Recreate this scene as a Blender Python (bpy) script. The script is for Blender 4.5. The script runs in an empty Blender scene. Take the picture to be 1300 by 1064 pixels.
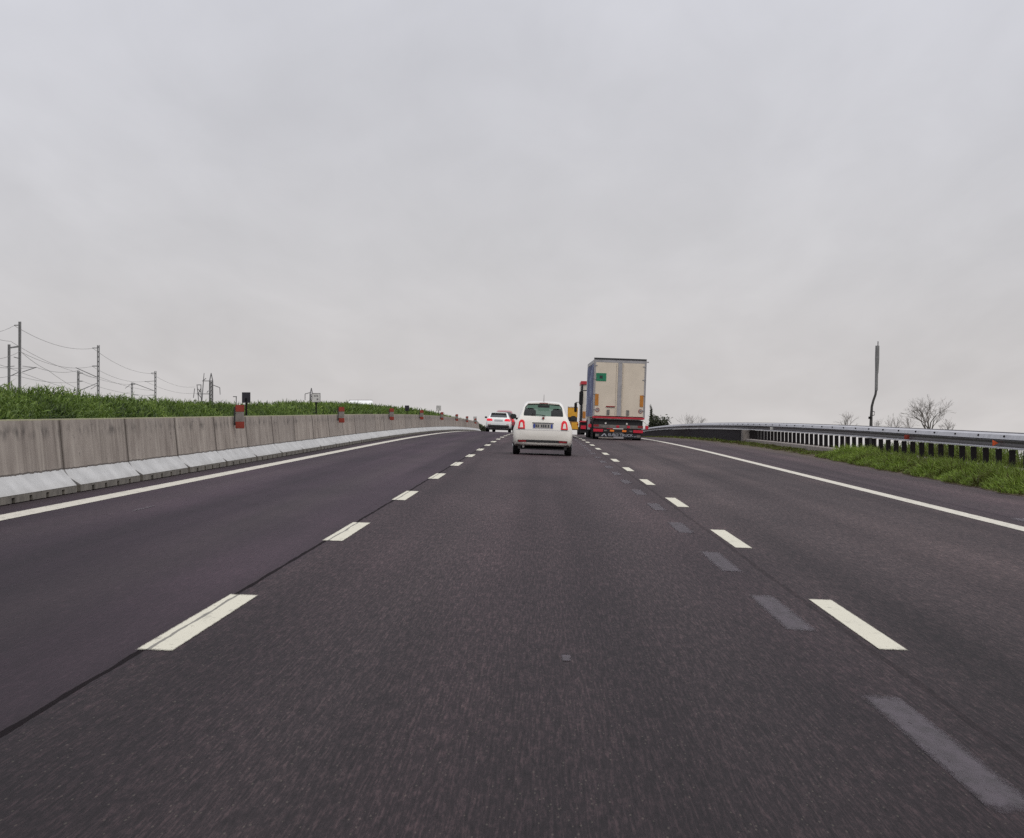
import bpy, bmesh, math, random
import numpy as np
from mathutils import Vector, Matrix
from mathutils.bvhtree import BVHTree

random.seed(7)
RNG = np.random.default_rng(11)
SC = bpy.context.scene
COL = SC.collection

# ------------------------------------------------------------------ layout
CAM_H = 1.206          # eye height over the lane
GRADE = 0.018          # the road climbs to a crest
BANK = 0.035           # cross fall to the right
KV = 2.78e-5           # vertical curve of the crest

def crest(y):
    return -KV * max(0.0, y - 91.0) ** 2 if y < 420 else -KV * 329.0 ** 2 - 0.0183 * (y - 420)

def rz(x, y):          # road surface height
    return GRADE * y - BANK * x + crest(y)

def lvl(z, y):         # height given relative to the climbing plane under the camera
    return z + GRADE * y

def slope_at(y):
    return (rz(0, y + 1) - rz(0, y - 1)) / 2

# ------------------------------------------------------------------ object helpers
def tag(o, label=None, cat=None, group=None, kind=None):
    if label: o['label'] = label
    if cat: o['category'] = cat
    if group: o['group'] = group
    if kind: o['kind'] = kind
    return o

def empty(name, loc=(0, 0, 0), rot=(0, 0, 0)):
    o = bpy.data.objects.new(name, None)
    o.empty_display_size = 0.2
    o.location = loc
    o.rotation_euler = rot
    COL.objects.link(o)
    return o

def link_mesh(name, me, material=None, parent=None):
    o = bpy.data.objects.new(name, me)
    if material:
        for m in (material if isinstance(material, (list, tuple)) else [material]):
            me.materials.append(m)
    COL.objects.link(o)
    if parent is not None:
        o.parent = parent
    return o

class MB:
    """collects primitive shapes, then links them as one mesh object"""
    def __init__(self):
        self.v, self.f, self.mi = [], [], []
    def add(self, vs, fs, mi=0):
        n = len(self.v)
        self.v += [tuple(p) for p in vs]
        self.f += [tuple(i + n for i in f) for f in fs]
        self.mi += [mi] * len(fs)
        return self
    def box(self, x0, x1, y0, y1, z0, z1, mi=0):
        vs = [(x0, y0, z0), (x1, y0, z0), (x1, y1, z0), (x0, y1, z0), (x0, y0, z1), (x1, y0, z1), (x1, y1, z1), (x0, y1, z1)]
        fs = [(0, 3, 2, 1), (4, 5, 6, 7), (0, 1, 5, 4), (1, 2, 6, 5), (2, 3, 7, 6), (3, 0, 4, 7)]
        return self.add(vs, fs, mi)
    def tube(self, pts, rad, n=6, mi=0):
        pts = [Vector(p) for p in pts]
        if not isinstance(rad, (list, tuple)): rad = [rad] * len(pts)
        vs, fs = [], []
        for i, p in enumerate(pts):
            d = (pts[min(i + 1, len(pts) - 1)] - pts[max(i - 1, 0)])
            if d.length < 1e-9: d = Vector((0, 0, 1))
            d.normalize()
            a = Vector((0, 0, 1)) if abs(d.z) < 0.9 else Vector((1, 0, 0))
            u = d.cross(a).normalized(); w = d.cross(u)
            for k in range(n):
                t = 2 * math.pi * k / n
                vs.append(p + (u * math.cos(t) + w * math.sin(t)) * rad[i])
        for i in range(len(pts) - 1):
            for k in range(n):
                k2 = (k + 1) % n
                fs.append((i * n + k, i * n + k2, (i + 1) * n + k2, (i + 1) * n + k))
        fs.append(tuple(range(n - 1, -1, -1)))
        fs.append(tuple((len(pts) - 1) * n + k for k in range(n)))
        return self.add(vs, fs, mi)
    def prism(self, poly, a0, a1, axis='y', mi=0):
        """extrude a closed 2D outline; axis y: outline (x,z); x: outline (y,z); z: outline (x,y)"""
        def mk(p, a):
            return (p[0], a, p[1]) if axis == 'y' else ((a, p[0], p[1]) if axis == 'x' else (p[0], p[1], a))
        n = len(poly)
        vs = [mk(p, a0) for p in poly] + [mk(p, a1) for p in poly]
        fs = [tuple(range(n)), tuple(range(2 * n - 1, n - 1, -1))]
        fs += [(i, n + i, n + (i + 1) % n, (i + 1) % n) for i in range(n)]
        return self.add(vs, fs, mi)
    def disc(self, c, r, a0, a1, axis='y', n=20, mi=0):
        return self.prism([(c[0] + r * math.cos(2 * math.pi * k / n), c[1] + r * math.sin(2 * math.pi * k / n)) for k in range(n)], a0, a1, axis, mi)
    def ringprism(self, c, r0, r1, a0, a1, n=20, mi=0):
        vs, fs = [], []
        for k in range(n):
            t = 2 * math.pi * k / n
            for r in (r0, r1):
                for a in (a0, a1):
                    vs.append((c[0] + r * math.cos(t), a, c[1] + r * math.sin(t)))
        for k in range(n):
            i, j = 4 * k, 4 * ((k + 1) % n)
            fs += [(i, j, j + 2, i + 2), (i + 1, i + 3, j + 3, j + 1), (i + 2, j + 2, j + 3, i + 3), (i, i + 1, j + 1, j)]
        return self.add(vs, fs, mi)
    def sweep(self, profile, path_fn, ys, closed=True, mi=0):
        """profile (x,z) list swept along y; path_fn(y) -> (dx, dz)"""
        n = len(profile); vs, fs = [], []
        for y in ys:
            dx, dz = path_fn(y)
            vs += [(p[0] + dx, y, p[1] + dz) for p in profile]
        m = n if closed else n - 1
        for i in range(len(ys) - 1):
            for k in range(m):
                k2 = (k + 1) % n
                fs.append((i * n + k, i * n + k2, (i + 1) * n + k2, (i + 1) * n + k))
        if closed:
            fs.append(tuple(range(n))); fs.append(tuple((len(ys) - 1) * n + k for k in range(n - 1, -1, -1)))
        return self.add(vs, fs, mi)
    def build(self, name, material, parent=None, smooth=False, bevel=0.0):
        me = bpy.data.meshes.new(name)
        me.from_pydata(self.v, [], self.f)
        bm = bmesh.new(); bm.from_mesh(me)
        bmesh.ops.recalc_face_normals(bm, faces=bm.faces)
        if bevel:
            bmesh.ops.bevel(bm, geom=[e for e in bm.edges if e.calc_face_angle(0) > 0.6], offset=bevel, segments=2, affect='EDGES', clamp_overlap=True)
        bm.to_mesh(me); bm.free()
        if not bevel and any(self.mi):
            me.polygons.foreach_set('material_index', self.mi)
        if smooth:
            me.polygons.foreach_set('use_smooth', [True] * len(me.polygons))
        return link_mesh(name, me, material, parent)

# ------------------------------------------------------------------ materials
class N:
    def __init__(self, name):
        self.m = bpy.data.materials.new(name); self.m.use_nodes = True
        self.t = self.m.node_tree; self.t.nodes.clear()
        self.out = self.t.nodes.new('ShaderNodeOutputMaterial')
    def n(self, typ, **kw):
        nd = self.t.nodes.new(typ)
        for k, v in kw.items():
            if k == 'inp':
                for kk, vv in v.items(): self.set(nd, kk, vv)
            else: setattr(nd, k, v)
        return nd
    def set(self, nd, key, val):
        s = nd.inputs[key]
        if isinstance(val, bpy.types.NodeSocket): self.t.links.new(val, s)
        else: s.default_value = val
    def math(self, op, a, b=None, c=None, clamp=False):
        nd = self.n('ShaderNodeMath', operation=op); nd.use_clamp = clamp
        self.set(nd, 0, a)
        if b is not None: self.set(nd, 1, b)
        if c is not None: self.set(nd, 2, c)
        return nd.outputs[0]
    def mix(self, fac, a, b, blend='MIX'):
        nd = self.n('ShaderNodeMix', data_type='RGBA', blend_type=blend); nd.clamp_factor = True
        self.set(nd, 0, fac)
        for k, v in ((6, a), (7, b)):
            self.set(nd, k, v if isinstance(v, bpy.types.NodeSocket) else (*v[:3], 1))
        return nd.outputs[2]
    def ramp(self, fac, stops, interp='LINEAR'):
        nd = self.n('ShaderNodeValToRGB'); cr = nd.color_ramp; cr.interpolation = interp
        while len(cr.elements) < len(stops): cr.elements.new(0.5)
        for e, (p, c) in zip(cr.elements, stops):
            e.position = p; e.color = (*c[:3], 1) if hasattr(c, '__len__') else (c, c, c, 1)
        self.set(nd, 0, fac); return nd.outputs[0]
    def coord(self, which='Object'):
        return self.n('ShaderNodeTexCoord').outputs[which]
    def mapv(self, vec, scale=(1, 1, 1), loc=(0, 0, 0)):
        nd = self.n('ShaderNodeMapping'); self.set(nd, 0, vec)
        self.set(nd, 'Scale', scale); self.set(nd, 'Location', loc); return nd.outputs[0]
    def noise(self, vec, scale, detail=3, rough=0.55):
        nd = self.n('ShaderNodeTexNoise', inp={'Vector': vec, 'Scale': scale, 'Detail': detail, 'Roughness': rough}); return nd.outputs[0]
    def bsdf(self, color, rough=0.6, metal=0.0, spec=0.5, normal=None, emit=None, coat=0.0):
        p = self.n('ShaderNodeBsdfPrincipled')
        self.set(p, 'Base Color', color if isinstance(color, bpy.types.NodeSocket) else (*color[:3], 1))
        self.set(p, 'Roughness', rough); self.set(p, 'Metallic', metal); self.set(p, 'Specular IOR Level', spec)
        self.set(p, 'Coat Weight', coat)
        if normal is not None: self.set(p, 'Normal', normal)
        if emit: self.set(p, 'Emission Color', (*emit[0], 1)); self.set(p, 'Emission Strength', emit[1])
        return p
    def finish(self, shader):
        self.t.links.new(shader.outputs[0], self.out.inputs[0]); return self.m
    def bump(self, h, strength=0.3, dist=0.02):
        return self.n('ShaderNodeBump', inp={'Height': h, 'Strength': strength, 'Distance': dist}).outputs[0]

def simple(name, color, rough=0.6, metal=0.0, var=0.25, scale=3.0, spec=0.5, coat=0.0, emit=None):
    """a plain surface with dirt-like tonal variation"""
    a = N(name)
    c = a.coord()
    f = a.noise(c, scale, 5, 0.65)
    dark = tuple(max(0, x * (1 - var)) for x in color); light = tuple(min(1, x * (1 + var * 0.6)) for x in color)
    colr = a.ramp(f, [(0.3, dark), (0.7, light)])
    r = a.math('ADD', a.math('MULTIPLY', a.noise(c, scale * 2.3, 3), 0.2), rough - 0.1, clamp=True)
    return a.finish(a.bsdf(colr, r, metal, spec, coat=coat, emit=emit))

def make_asphalt():
    a = N('asphalt'); c = a.coord()
    sx = a.n('ShaderNodeSeparateXYZ', inp={0: c}); X = sx.outputs[0]; Y = sx.outputs[1]
    # lanes laid at different times
    wob = a.math('MULTIPLY', a.math('SUBTRACT', a.noise(a.mapv(c, (0.3, 0.35, 0)), 1.0, 4), 0.5), 0.10)
    xw = a.math('ADD', X, wob)
    xn = a.math('DIVIDE', a.math('ADD', xw, 10.0), 20.0)
    def px(x): return (x + 10) / 20
    base = a.ramp(xn, [(px(-5.2), (.0360, .0245, .0345)), (px(-1.93), (.0375, .0255, .0355)), (px(-1.86), (.0430, .0315, .0365)),
                       (px(1.5), (.0440, .0325, .0370)), (px(2.2), (.0530, .0415, .0440)), (px(5.4), (.0540, .0425, .0445)), (px(6.2), (.0430, .0310, .0385)), (px(8.6), (.0500, .0370, .0395))])
    band = a.noise(a.mapv(c, (1.1, .012, 0), (4, 0, 0)), 1.0, 3, 0.6)
    base = a.mix(1.0, base, a.ramp(band, [(0.3, (.60, .58, .61)), (0.7, (1.55, 1.52, 1.47))]), 'MULTIPLY')
    patch = a.noise(a.mapv(c, (.35, .05, 0), (9, 2, 0)), 1.0, 5, 0.65)
    base = a.mix(1.0, base, a.ramp(patch, [(0.32, (.75, .74, .77)), (0.68, (1.30, 1.28, 1.26))]), 'MULTIPLY')
    # tyre tracks, slightly polished
    tr = a.math('ABSOLUTE', a.math('SUBTRACT', a.math('PINGPONG', a.math('ADD', X, 0.0), 1.87), 0.85))
    trk = a.math('MULTIPLY', a.math('SUBTRACT', 1.0, a.math('DIVIDE', tr, 0.5), clamp=True), a.noise(a.mapv(c, (0.8, 0.05, 0)), 1.0, 3))
    base = a.mix(a.math('MULTIPLY', trk, 0.7), base, (.070, .055, .058))
    # broad stains
    blot = a.noise(a.mapv(c, (0.55, 0.09, 0)), 1.0, 5, 0.6)
    base = a.mix(a.math('MULTIPLY', a.math('SUBTRACT', blot, 0.45), 1.6, clamp=True), base, (.019, .015, .019))
    near_falloff = a.ramp(a.math('DIVIDE', a.math('ADD', Y, a.math('MULTIPLY', a.noise(a.mapv(c, (.5, .1, 0)), 1.0, 3), 8.0)), 60.0), [(0.13, (.38, .35, .36)), (0.42, (.74, .71, .73)), (0.80, (1.0, .99, 1.0))])  # darkens towards the camera: lens and view-angle falloff painted into the colour
    base = a.mix(1.0, base, near_falloff, 'MULTIPLY')
    # aggregate: long wear streaks + grains
    st = a.noise(a.mapv(c, (95, 1.7, 0)), 1.0, 3, 0.7)
    gr = a.noise(a.mapv(c, (85, 8, 0)), 1.0, 4, 0.8)
    gr2 = a.noise(a.mapv(c, (30, 3, 0)), 1.0, 4, 0.75)
    g = a.math('ADD', a.math('ADD', a.math('MULTIPLY', st, 0.38), a.math('MULTIPLY', gr, 0.37)), a.math('MULTIPLY', gr2, 0.25))
    gain = a.ramp(g, [(0.37, (.26, .25, .27)), (0.5, (.80, .80, .81)), (0.63, (2.55, 2.4, 2.2))])
    # left lane is smoother
    sm = a.math('MULTIPLY', a.math('LESS_THAN', xw, -1.9), 0.6)
    gain = a.mix(sm, gain, (1, 1, 1))
    col = a.mix(1.0, base, gain, 'MULTIPLY')
    # pale stones
    vor = a.n('ShaderNodeTexVoronoi', inp={'Vector': a.mapv(c, (40, 6, 0)), 'Scale': 1.0})
    pal = a.math('MULTIPLY', a.math('LESS_THAN', vor.outputs[0], 0.13), a.math('GREATER_THAN', xw, -1.86))
    col = a.mix(a.math('MULTIPLY', pal, 0.26), col, (.15, .13, .105))
    seam_all = None
    # tar seams
    for x0, wd, amp, st_ in ((-1.91, 0.015, 0.035, 0.9), (1.74, 0.02, 0.06, 0.35), (6.25, 0.025, 0.05, 0.3)):
        w2 = a.math('MULTIPLY', a.math('SUBTRACT', a.noise(a.mapv(c, (0, 0.55, 0), (x0, 0, 0)), 1.0, 5, 0.7), 0.5), amp)
        d = a.math('ABSOLUTE', a.math('SUBTRACT', a.math('ADD', X, w2), x0))
        wv = a.math('MULTIPLY', a.noise(a.mapv(c, (0, 0.9, 0)), 1.0, 3), wd * 2)
        sm_ = a.math('MULTIPLY', a.math('LESS_THAN', d, wv), st_); seam_all = sm_ if seam_all is None else a.math('MAXIMUM', seam_all, sm_)
        col = a.mix(sm_, col, (.009, .007, .008))
    # dirt against the barrier and the verge
    dl = a.math('MULTIPLY', a.math('ADD', a.math('MULTIPLY', X, -1.0), -5.35), 2.2, clamp=True)
    col = a.mix(a.math('MULTIPLY', dl, 0.75), col, (.026, .020, .018))
    dr = a.math('MULTIPLY', a.math('SUBTRACT', xw, 8.2), 1.6, clamp=True)
    col = a.mix(a.math('MULTIPLY', dr, a.noise(c, 1.2, 4)), col, (.10, .078, .058))
    nb = a.bump(g, 0.35, 0.01)
    return a.finish(a.bsdf(col, 0.70, 0, a.math('MULTIPLY', a.math('SUBTRACT', 1.0, seam_all), 0.055), nb))

def make_paint(name, color, worn, wear_scale=9.0, under=(.035, .030, .034), seam=None, fade=(16.0, 40.0), opacity=1.0):
    a = N(name); c = a.coord()
    f = a.noise(a.mapv(c, (wear_scale, wear_scale * 0.18, 0)), 1.0, 5, 0.75)
    col = a.mix(a.math('MULTIPLY', a.math('SUBTRACT', f, 1 - worn), 4.0, clamp=True), color, under)
    f2 = a.noise(a.mapv(c, (1.5, 0.7, 0)), 1.0, 3)
    col = a.mix(a.math('MULTIPLY', f2, 0.25), col, tuple(x * 0.72 for x in color))
    if seam is not None:
        X = a.n('ShaderNodeSeparateXYZ', inp={0: c}).outputs[0]
        w = a.math('MULTIPLY', a.math('SUBTRACT', a.noise(a.mapv(c, (0, .7, 0)), 1.0, 4), .5), .05)
        d = a.math('ABSOLUTE', a.math('SUBTRACT', a.math('ADD', X, w), seam))
        col = a.mix(a.math('MULTIPLY', a.math('LESS_THAN', d, a.math('MULTIPLY', a.noise(a.mapv(c, (0, 1.5, 0)), 1.0, 3), .018)), .75), col, (.05, .045, .045))
    ge = a.n('ShaderNodeSeparateXYZ', inp={0: a.coord('Generated')})
    nz = a.math('MULTIPLY', a.math('SUBTRACT', a.noise(a.mapv(c, (40, 7, 0)), 1.0, 4, .7), .5), 1.6)
    al = None
    for k in (0, 1):
        e = a.math('MINIMUM', ge.outputs[k], a.math('SUBTRACT', 1.0, ge.outputs[k]))
        m = a.math('ADD', a.math('MULTIPLY', e, fade[k]), nz, clamp=True)
        al = m if al is None else a.math('MULTIPLY', al, m)
    chip = a.math('SUBTRACT', 1.0, a.math('MULTIPLY', a.math('SUBTRACT', a.noise(a.mapv(c, (30, 6, 0), (5, 3, 0)), 1.0, 5, .75), .60), 5.0, clamp=True))
    al = a.math('MULTIPLY', a.math('MULTIPLY', al, chip), opacity)
    p = a.bsdf(col, 0.65, 0, 0.3)
    tr = a.n('ShaderNodeBsdfTransparent'); mx = a.n('ShaderNodeMixShader'); a.set(mx, 0, al)
    a.t.links.new(tr.outputs[0], mx.inputs[1]); a.t.links.new(p.outputs[0], mx.inputs[2])
    return a.finish(mx)

def make_concrete():
    a = N('stained_concrete'); c = a.coord()
    rnd = a.n('ShaderNodeObjectInfo')
    off = a.n('ShaderNodeVectorMath', operation='ADD', inp={0: c, 1: rnd.outputs['Location']}).outputs[0]
    sx = a.n('ShaderNodeSeparateXYZ', inp={0: c}); Y = sx.outputs[1]; Z = sx.outputs[2]
    base = a.ramp(a.noise(off, 1.6, 5, 0.6), [(0.3, (.215, .180, .155)), (0.7, (.36, .315, .275))])
    base = a.mix(a.math('MULTIPLY', rnd.outputs['Random'], 0.45), base, (.20, .175, .16))
    stv = a.noise(a.mapv(off, (1, 3.0, 0.40)), 1.0, 5, 0.62)
    base = a.mix(a.math('MULTIPLY', a.math('SUBTRACT', stv, 0.50), 3.2, clamp=True), base, (.110, .088, .074))
    stv2 = a.noise(a.mapv(off, (1, 4.2, 0.45), (3, 9, 0)), 1.0, 4, 0.6)
    base = a.mix(a.math('MULTIPLY', a.math('SUBTRACT', stv2, 0.54), 2.6, clamp=True), base, (.42, .38, .33))
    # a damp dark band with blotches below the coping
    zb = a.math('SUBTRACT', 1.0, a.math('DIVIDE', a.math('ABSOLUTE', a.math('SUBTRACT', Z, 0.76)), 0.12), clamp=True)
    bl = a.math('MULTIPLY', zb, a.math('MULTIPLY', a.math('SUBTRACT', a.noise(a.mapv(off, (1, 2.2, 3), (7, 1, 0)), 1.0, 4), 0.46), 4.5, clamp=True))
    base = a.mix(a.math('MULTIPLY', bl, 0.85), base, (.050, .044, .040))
    # form tie holes
    vy = a.math('ABSOLUTE', a.math('SUBTRACT', a.math('PINGPONG', Y, 1.5), 0.75))
    hz = a.math('ABSOLUTE', a.math('SUBTRACT', Z, 0.52))
    hole = a.math('GREATER_THAN', a.noise(a.mapv(off, (1, 3.2, 6), (2, 5, 0)), 1.0, 2), .70)
    base = a.mix(a.math('MULTIPLY', hole, 0.6), base, (.06, .05, .045))
    # dark drips at the joints
    je = a.math('MINIMUM', Y, a.math('SUBTRACT', 5.65, Y))
    jn = a.math('SUBTRACT', 1.0, a.math('DIVIDE', je, a.math('ADD', 0.05, a.math('MULTIPLY', a.noise(a.mapv(off, (1, 3, 2)), 1.0, 3), 0.22))), clamp=True)
    base = a.mix(a.math('MULTIPLY', jn, 0.85), base, (.055, .043, .035))
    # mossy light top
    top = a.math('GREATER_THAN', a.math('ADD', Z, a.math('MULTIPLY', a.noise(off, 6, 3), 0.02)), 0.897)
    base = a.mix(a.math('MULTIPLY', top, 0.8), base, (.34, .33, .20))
    # repainted sloping foot with a ragged upper edge
    edge = a.math('ADD', 0.275, a.math('MULTIPLY', a.math('SUBTRACT', a.noise(a.mapv(off, (1, 2.5, 1)), 1.0, 5, 0.7), 0.5), 0.05))
    foot = a.math('LESS_THAN', Z, edge)
    fcol = a.ramp(a.noise(a.mapv(off, (2, 1.2, 2)), 1.0, 5, 0.65), [(0.3, (.35, .35, .35)), (0.72, (.50, .50, .50))])
    line = a.math('MULTIPLY', a.math('LESS_THAN', a.math('ABSOLUTE', a.math('SUBTRACT', Z, a.math('ADD', edge, 0.008))), 0.010), 0.8)
    fj = a.math('SUBTRACT', 1.0, a.math('DIVIDE', je, 0.07), clamp=True)
    fcol = a.mix(a.math('MULTIPLY', fj, 0.8), fcol, (.10, .09, .08))
    spl = a.math('MULTIPLY', a.math('SUBTRACT', 0.16, Z), 6.0, clamp=True)
    fcol = a.mix(a.math('MULTIPLY', spl, a.noise(a.mapv(off, (1, 1.5, 5)), 1.0, 4)), fcol, (.22, .20, .18))
    col = a.mix(foot, base, fcol)
    col = a.mix(line, col, (.06, .05, .045))
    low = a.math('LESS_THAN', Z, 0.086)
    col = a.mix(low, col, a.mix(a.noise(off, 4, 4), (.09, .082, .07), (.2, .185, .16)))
    nb = a.bump(a.noise(off, 30, 4, 0.7), 0.25, 0.01)
    return a.finish(a.bsdf(col, 0.85, 0, 0.25, nb))

def make_foliage(name, c0, c1, c2, rough=0.55):
    """colour from the per-vertex tint (0..1) plus patches"""
    a = N(name)
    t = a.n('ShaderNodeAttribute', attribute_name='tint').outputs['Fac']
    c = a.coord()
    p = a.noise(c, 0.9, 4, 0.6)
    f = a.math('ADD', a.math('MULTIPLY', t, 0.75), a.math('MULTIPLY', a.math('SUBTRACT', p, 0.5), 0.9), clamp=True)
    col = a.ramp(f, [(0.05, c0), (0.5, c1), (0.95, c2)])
    d = a.n('ShaderNodeBsdfDiffuse'); a.set(d, 0, col)
    tr = a.n('ShaderNodeBsdfTranslucent'); a.set(tr, 0, col)
    gl = a.bsdf(col, rough, 0, 0.25)
    m = a.n('ShaderNodeMixShader'); a.set(m, 0, 0.25)
    a.t.links.new(gl.outputs[0], m.inputs[1]); a.t.links.new(tr.outputs[0], m.inputs[2])
    a.t.nodes.remove(d)
    return a.finish(m)

def make_glass(name, tint=(.35, .45, .40), fac=0.12):
    a = N(name)
    t = a.n('ShaderNodeBsdfTransparent'); a.set(t, 0, a.mix(a.noise(a.coord(), 3, 2), tint, tuple(x * .9 for x in tint)))
    g = a.n('ShaderNodeBsdfGlossy'); a.set(g, 0, (.9, .9, .9, 1)); a.set(g, 1, 0.03)
    fr = a.n('ShaderNodeFresnel'); a.set(fr, 0, 1.45)
    m = a.n('ShaderNodeMixShader'); a.set(m, 0, a.math('ADD', fr.outputs[0], fac - 0.04, clamp=True))
    a.t.links.new(t.outputs[0], m.inputs[1]); a.t.links.new(g.outputs[0], m.inputs[2])
    return a.finish(m)

def make_tarp():
    a = N('printed_tarpaulin'); c = a.coord()
    f = a.noise(a.mapv(c, (1, .45, .8)), 1.0, 2, 0.4)
    col = a.ramp(f, [(0.42, (.035, .045, .14)), (0.50, (.06, .075, .19)), (0.53, (.24, .28, .40)), (0.59, (.20, .25, .38)), (0.62, (.05, .06, .16))], 'LINEAR')
    d = a.noise(a.mapv(c, (1, 3, .4)), 1.0, 4)
    col = a.mix(a.math('MULTIPLY', d, 0.35), col, (.12, .12, .14))
    return a.finish(a.bsdf(col, 0.65, 0, 0.2, a.bump(a.math('SINE', a.math('MULTIPLY', a.n('ShaderNodeSeparateXYZ', inp={0: c}).outputs[1], 9)), 0.25, 0.03)))

M = {}
M['asphalt'] = make_asphalt()
M['paint'] = make_paint('marking_paint', (.55, .525, .43), 0.43)
M['paint_seam'] = make_paint('seamed_marking_paint', (.55, .525, .43), 0.43, seam=-1.885)
M['paint_edge'] = make_paint('edge_line_paint', (.53, .50, .43), 0.46, fade=(16.0, 4000.0))
M['paint_old'] = make_paint('ghost_marking', (.074, .057, .071), 0.60, 14, under=(.034, .026, .031), fade=(5.0, 14.0), opacity=.75)
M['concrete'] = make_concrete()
M['plain_concrete'] = simple('plain_concrete', (.23, .20, .18), 0.85, 0, 0.45, 4)
M['pale_concrete'] = simple('pale_concrete', (.24, .21, .19), 0.85, 0, 0.35, 5)
M['foot_concrete'] = simple('grimy_foot_concrete', (.15, .135, .115), 0.9, 0, 0.5, 6)
M['dark_concrete'] = simple('dark_parapet_concrete', (.017, .013, .017), 0.9, 0, 0.4, 2, spec=0.1)  # near-black tone for the whole far parapet
M['soil'] = simple('soil', (.085, .068, .042), 0.95, 0, 0.5, 2.5, spec=0.1)
M['field'] = simple('field_grass', (.07, .09, .035), 0.95, 0, 0.45, 0.15, spec=0.1)
M['galv'] = simple('galvanised_steel', (.37, .37, .40), 0.5, 0.2, 0.3, 5)
M['mast_dark'] = simple('dark_mast_steel', (.055, .05, .05), 0.7, 0.3, 0.3, 2)
M['rail_face'] = simple('shaded_rail_steel', (.040, .034, .040), 0.6, 0.2, 0.45, 6)  # shaded side of the beam, its shade put into a darker steel colour
M['post'] = simple('dark_steel_post', (.009, .007, .008), 0.8, 0.0, 0.4, 6, spec=0.15)
M['mast'] = simple('weathered_mast_steel', (.20, .195, .20), 0.6, 0.4, 0.25, 2)
M['far_steel'] = simple('hazed_lattice_steel', (.17, .165, .17), 0.7, 0.3, 0.25, 1)  # steel tone faded, distance haze put into the colour
M['wire'] = simple('overhead_wire', (.22, .21, .21), 0.7, 0.2, 0.2, 1)
M['sign_back'] = simple('dark_sign_back', (.022, .02, .028), 0.6, 0.2, 0.3, 6)
M['sign_face'] = simple('sign_face', (.50, .49, .47), 0.5, 0, 0.2, 6)
M['sign_mark'] = simple('sign_mark', (.16, .15, .15), 0.5, 0, 0.2, 6)
M['red_film'] = simple('red_reflective_film', (.22, .024, .011), 0.4, 0, 0.25, 9)
M['white_film'] = simple('grimy_white_film', (.17, .15, .135), 0.5, 0, 0.35, 9)
M['orange_film'] = simple('orange_reflector', (.55, .085, .02), 0.35, 0, 0.15, 9)
M['bark'] = simple('bare_bark', (.115, .10, .09), 0.9, 0, 0.35, 3)
M['far_bark'] = simple('hazed_bark', (.17, .15, .14), 0.9, 0, 0.3, 3)  # bark lightened so that distance haze sits in its colour
M['hedge'] = make_foliage('broom_foliage', (.014, .026, .006), (.125, .195, .034), (.42, .48, .14))
M['grass'] = make_foliage('verge_grass', (.055, .045, .012), (.140, .215, .028), (.36, .43, .095))
M['shrub'] = make_foliage('dark_shrub', (.020, .022, .014), (.055, .062, .032), (.12, .12, .07))
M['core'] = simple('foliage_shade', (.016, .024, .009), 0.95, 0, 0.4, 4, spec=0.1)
# vehicles
M['white_paint'] = simple('pearl_white_paint', (.66, .63, .575), 0.28, 0, 0.06, 1.2, coat=0.6)
M['cool_white'] = simple('cool_white_paint', (.70, .71, .70), 0.28, 0, 0.06, 1.2, coat=0.6)
M['red_paint'] = simple('dark_red_paint', (.22, .018, .028), 0.3, 0, 0.1, 1.2, coat=0.5)
M['black'] = simple('black_plastic', (.014, .013, .014), 0.6, 0, 0.3, 5)
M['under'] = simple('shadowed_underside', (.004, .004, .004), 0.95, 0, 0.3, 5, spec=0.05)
M['rubber'] = simple('tyre_rubber', (.016, .015, .016), 0.85, 0, 0.35, 7, spec=0.2)
M['rim'] = simple('alloy_rim', (.38, .38, .39), 0.35, 0.8, 0.15, 6)
M['chassis'] = simple('chassis_steel', (.022, .019, .020), 0.7, 0.3, 0.4, 4)
M['lamp_red'] = simple('red_lamp_lens', (.50, .008, .018), 0.4, 0, 0.15, 12, spec=.25, emit=((.9, .012, .03), 0.16))
M['lamp_bright'] = simple('lit_red_lamp', (.50, .008, .018), 0.4, 0, 0.1, 12, spec=.25, emit=((1.0, .015, .06), 0.38))
M['lorry_lamp'] = simple('lorry_lamp_lens', (.42, .010, .030), 0.3, 0, 0.4, 14, emit=((.8, .02, .05), 0.06))
M['lamp_dark_red'] = simple('dark_red_reflector', (.22, .012, .018), 0.3, 0, 0.15, 12)
M['lamp_amber'] = simple('amber_lamp_lens', (.60, .16, .02), 0.3, 0, 0.15, 12, emit=((.8, .2, .02), 0.15))
M['lamp_clear'] = simple('clear_lamp_lens', (.62, .60, .56), 0.25, 0, 0.1, 12)
M['plate'] = simple('number_plate', (.36, .34, .31), 0.4, 0, 0.1, 20)
M['plate_band'] = simple('plate_blue_band', (.03, .06, .30), 0.4, 0, 0.1, 20)
M['plate_mark'] = simple('plate_characters', (.05, .05, .06), 0.5, 0, 0.1, 20)
M['glass'] = make_glass('car_glass', (.47, .60, .54), 0.04)
M['dark_glass'] = simple('privacy_glass', (.030, .033, .038), 0.08, 0, 0.1, 2, spec=0.6)
M['seat'] = simple('seat_fabric', (.018, .018, .022), 0.9, 0, 0.3, 6)
M['chrome'] = simple('chrome', (.55, .54, .54), 0.15, 1.0, 0.1, 5)
M['trailer_door'] = simple('cream_trailer_door', (.60, .525, .43), 0.5, 0, 0.10, 1.1)
M['trailer_frame'] = simple('grey_trailer_frame', (.34, .33, .34), 0.5, 0.3, 0.2, 3)
M['trailer_edge'] = simple('dark_trailer_edge', (.030, .030, .032), 0.5, 0.2, 0.2, 3)
M['tarp'] = make_tarp()
M['trailer_red'] = simple('red_bumper_paint', (.42, .020, .035), 0.4, 0, 0.25, 4)
M['green_card'] = simple('green_placard', (.010, .17, .085), 0.5, 0, 0.15, 5)
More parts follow.
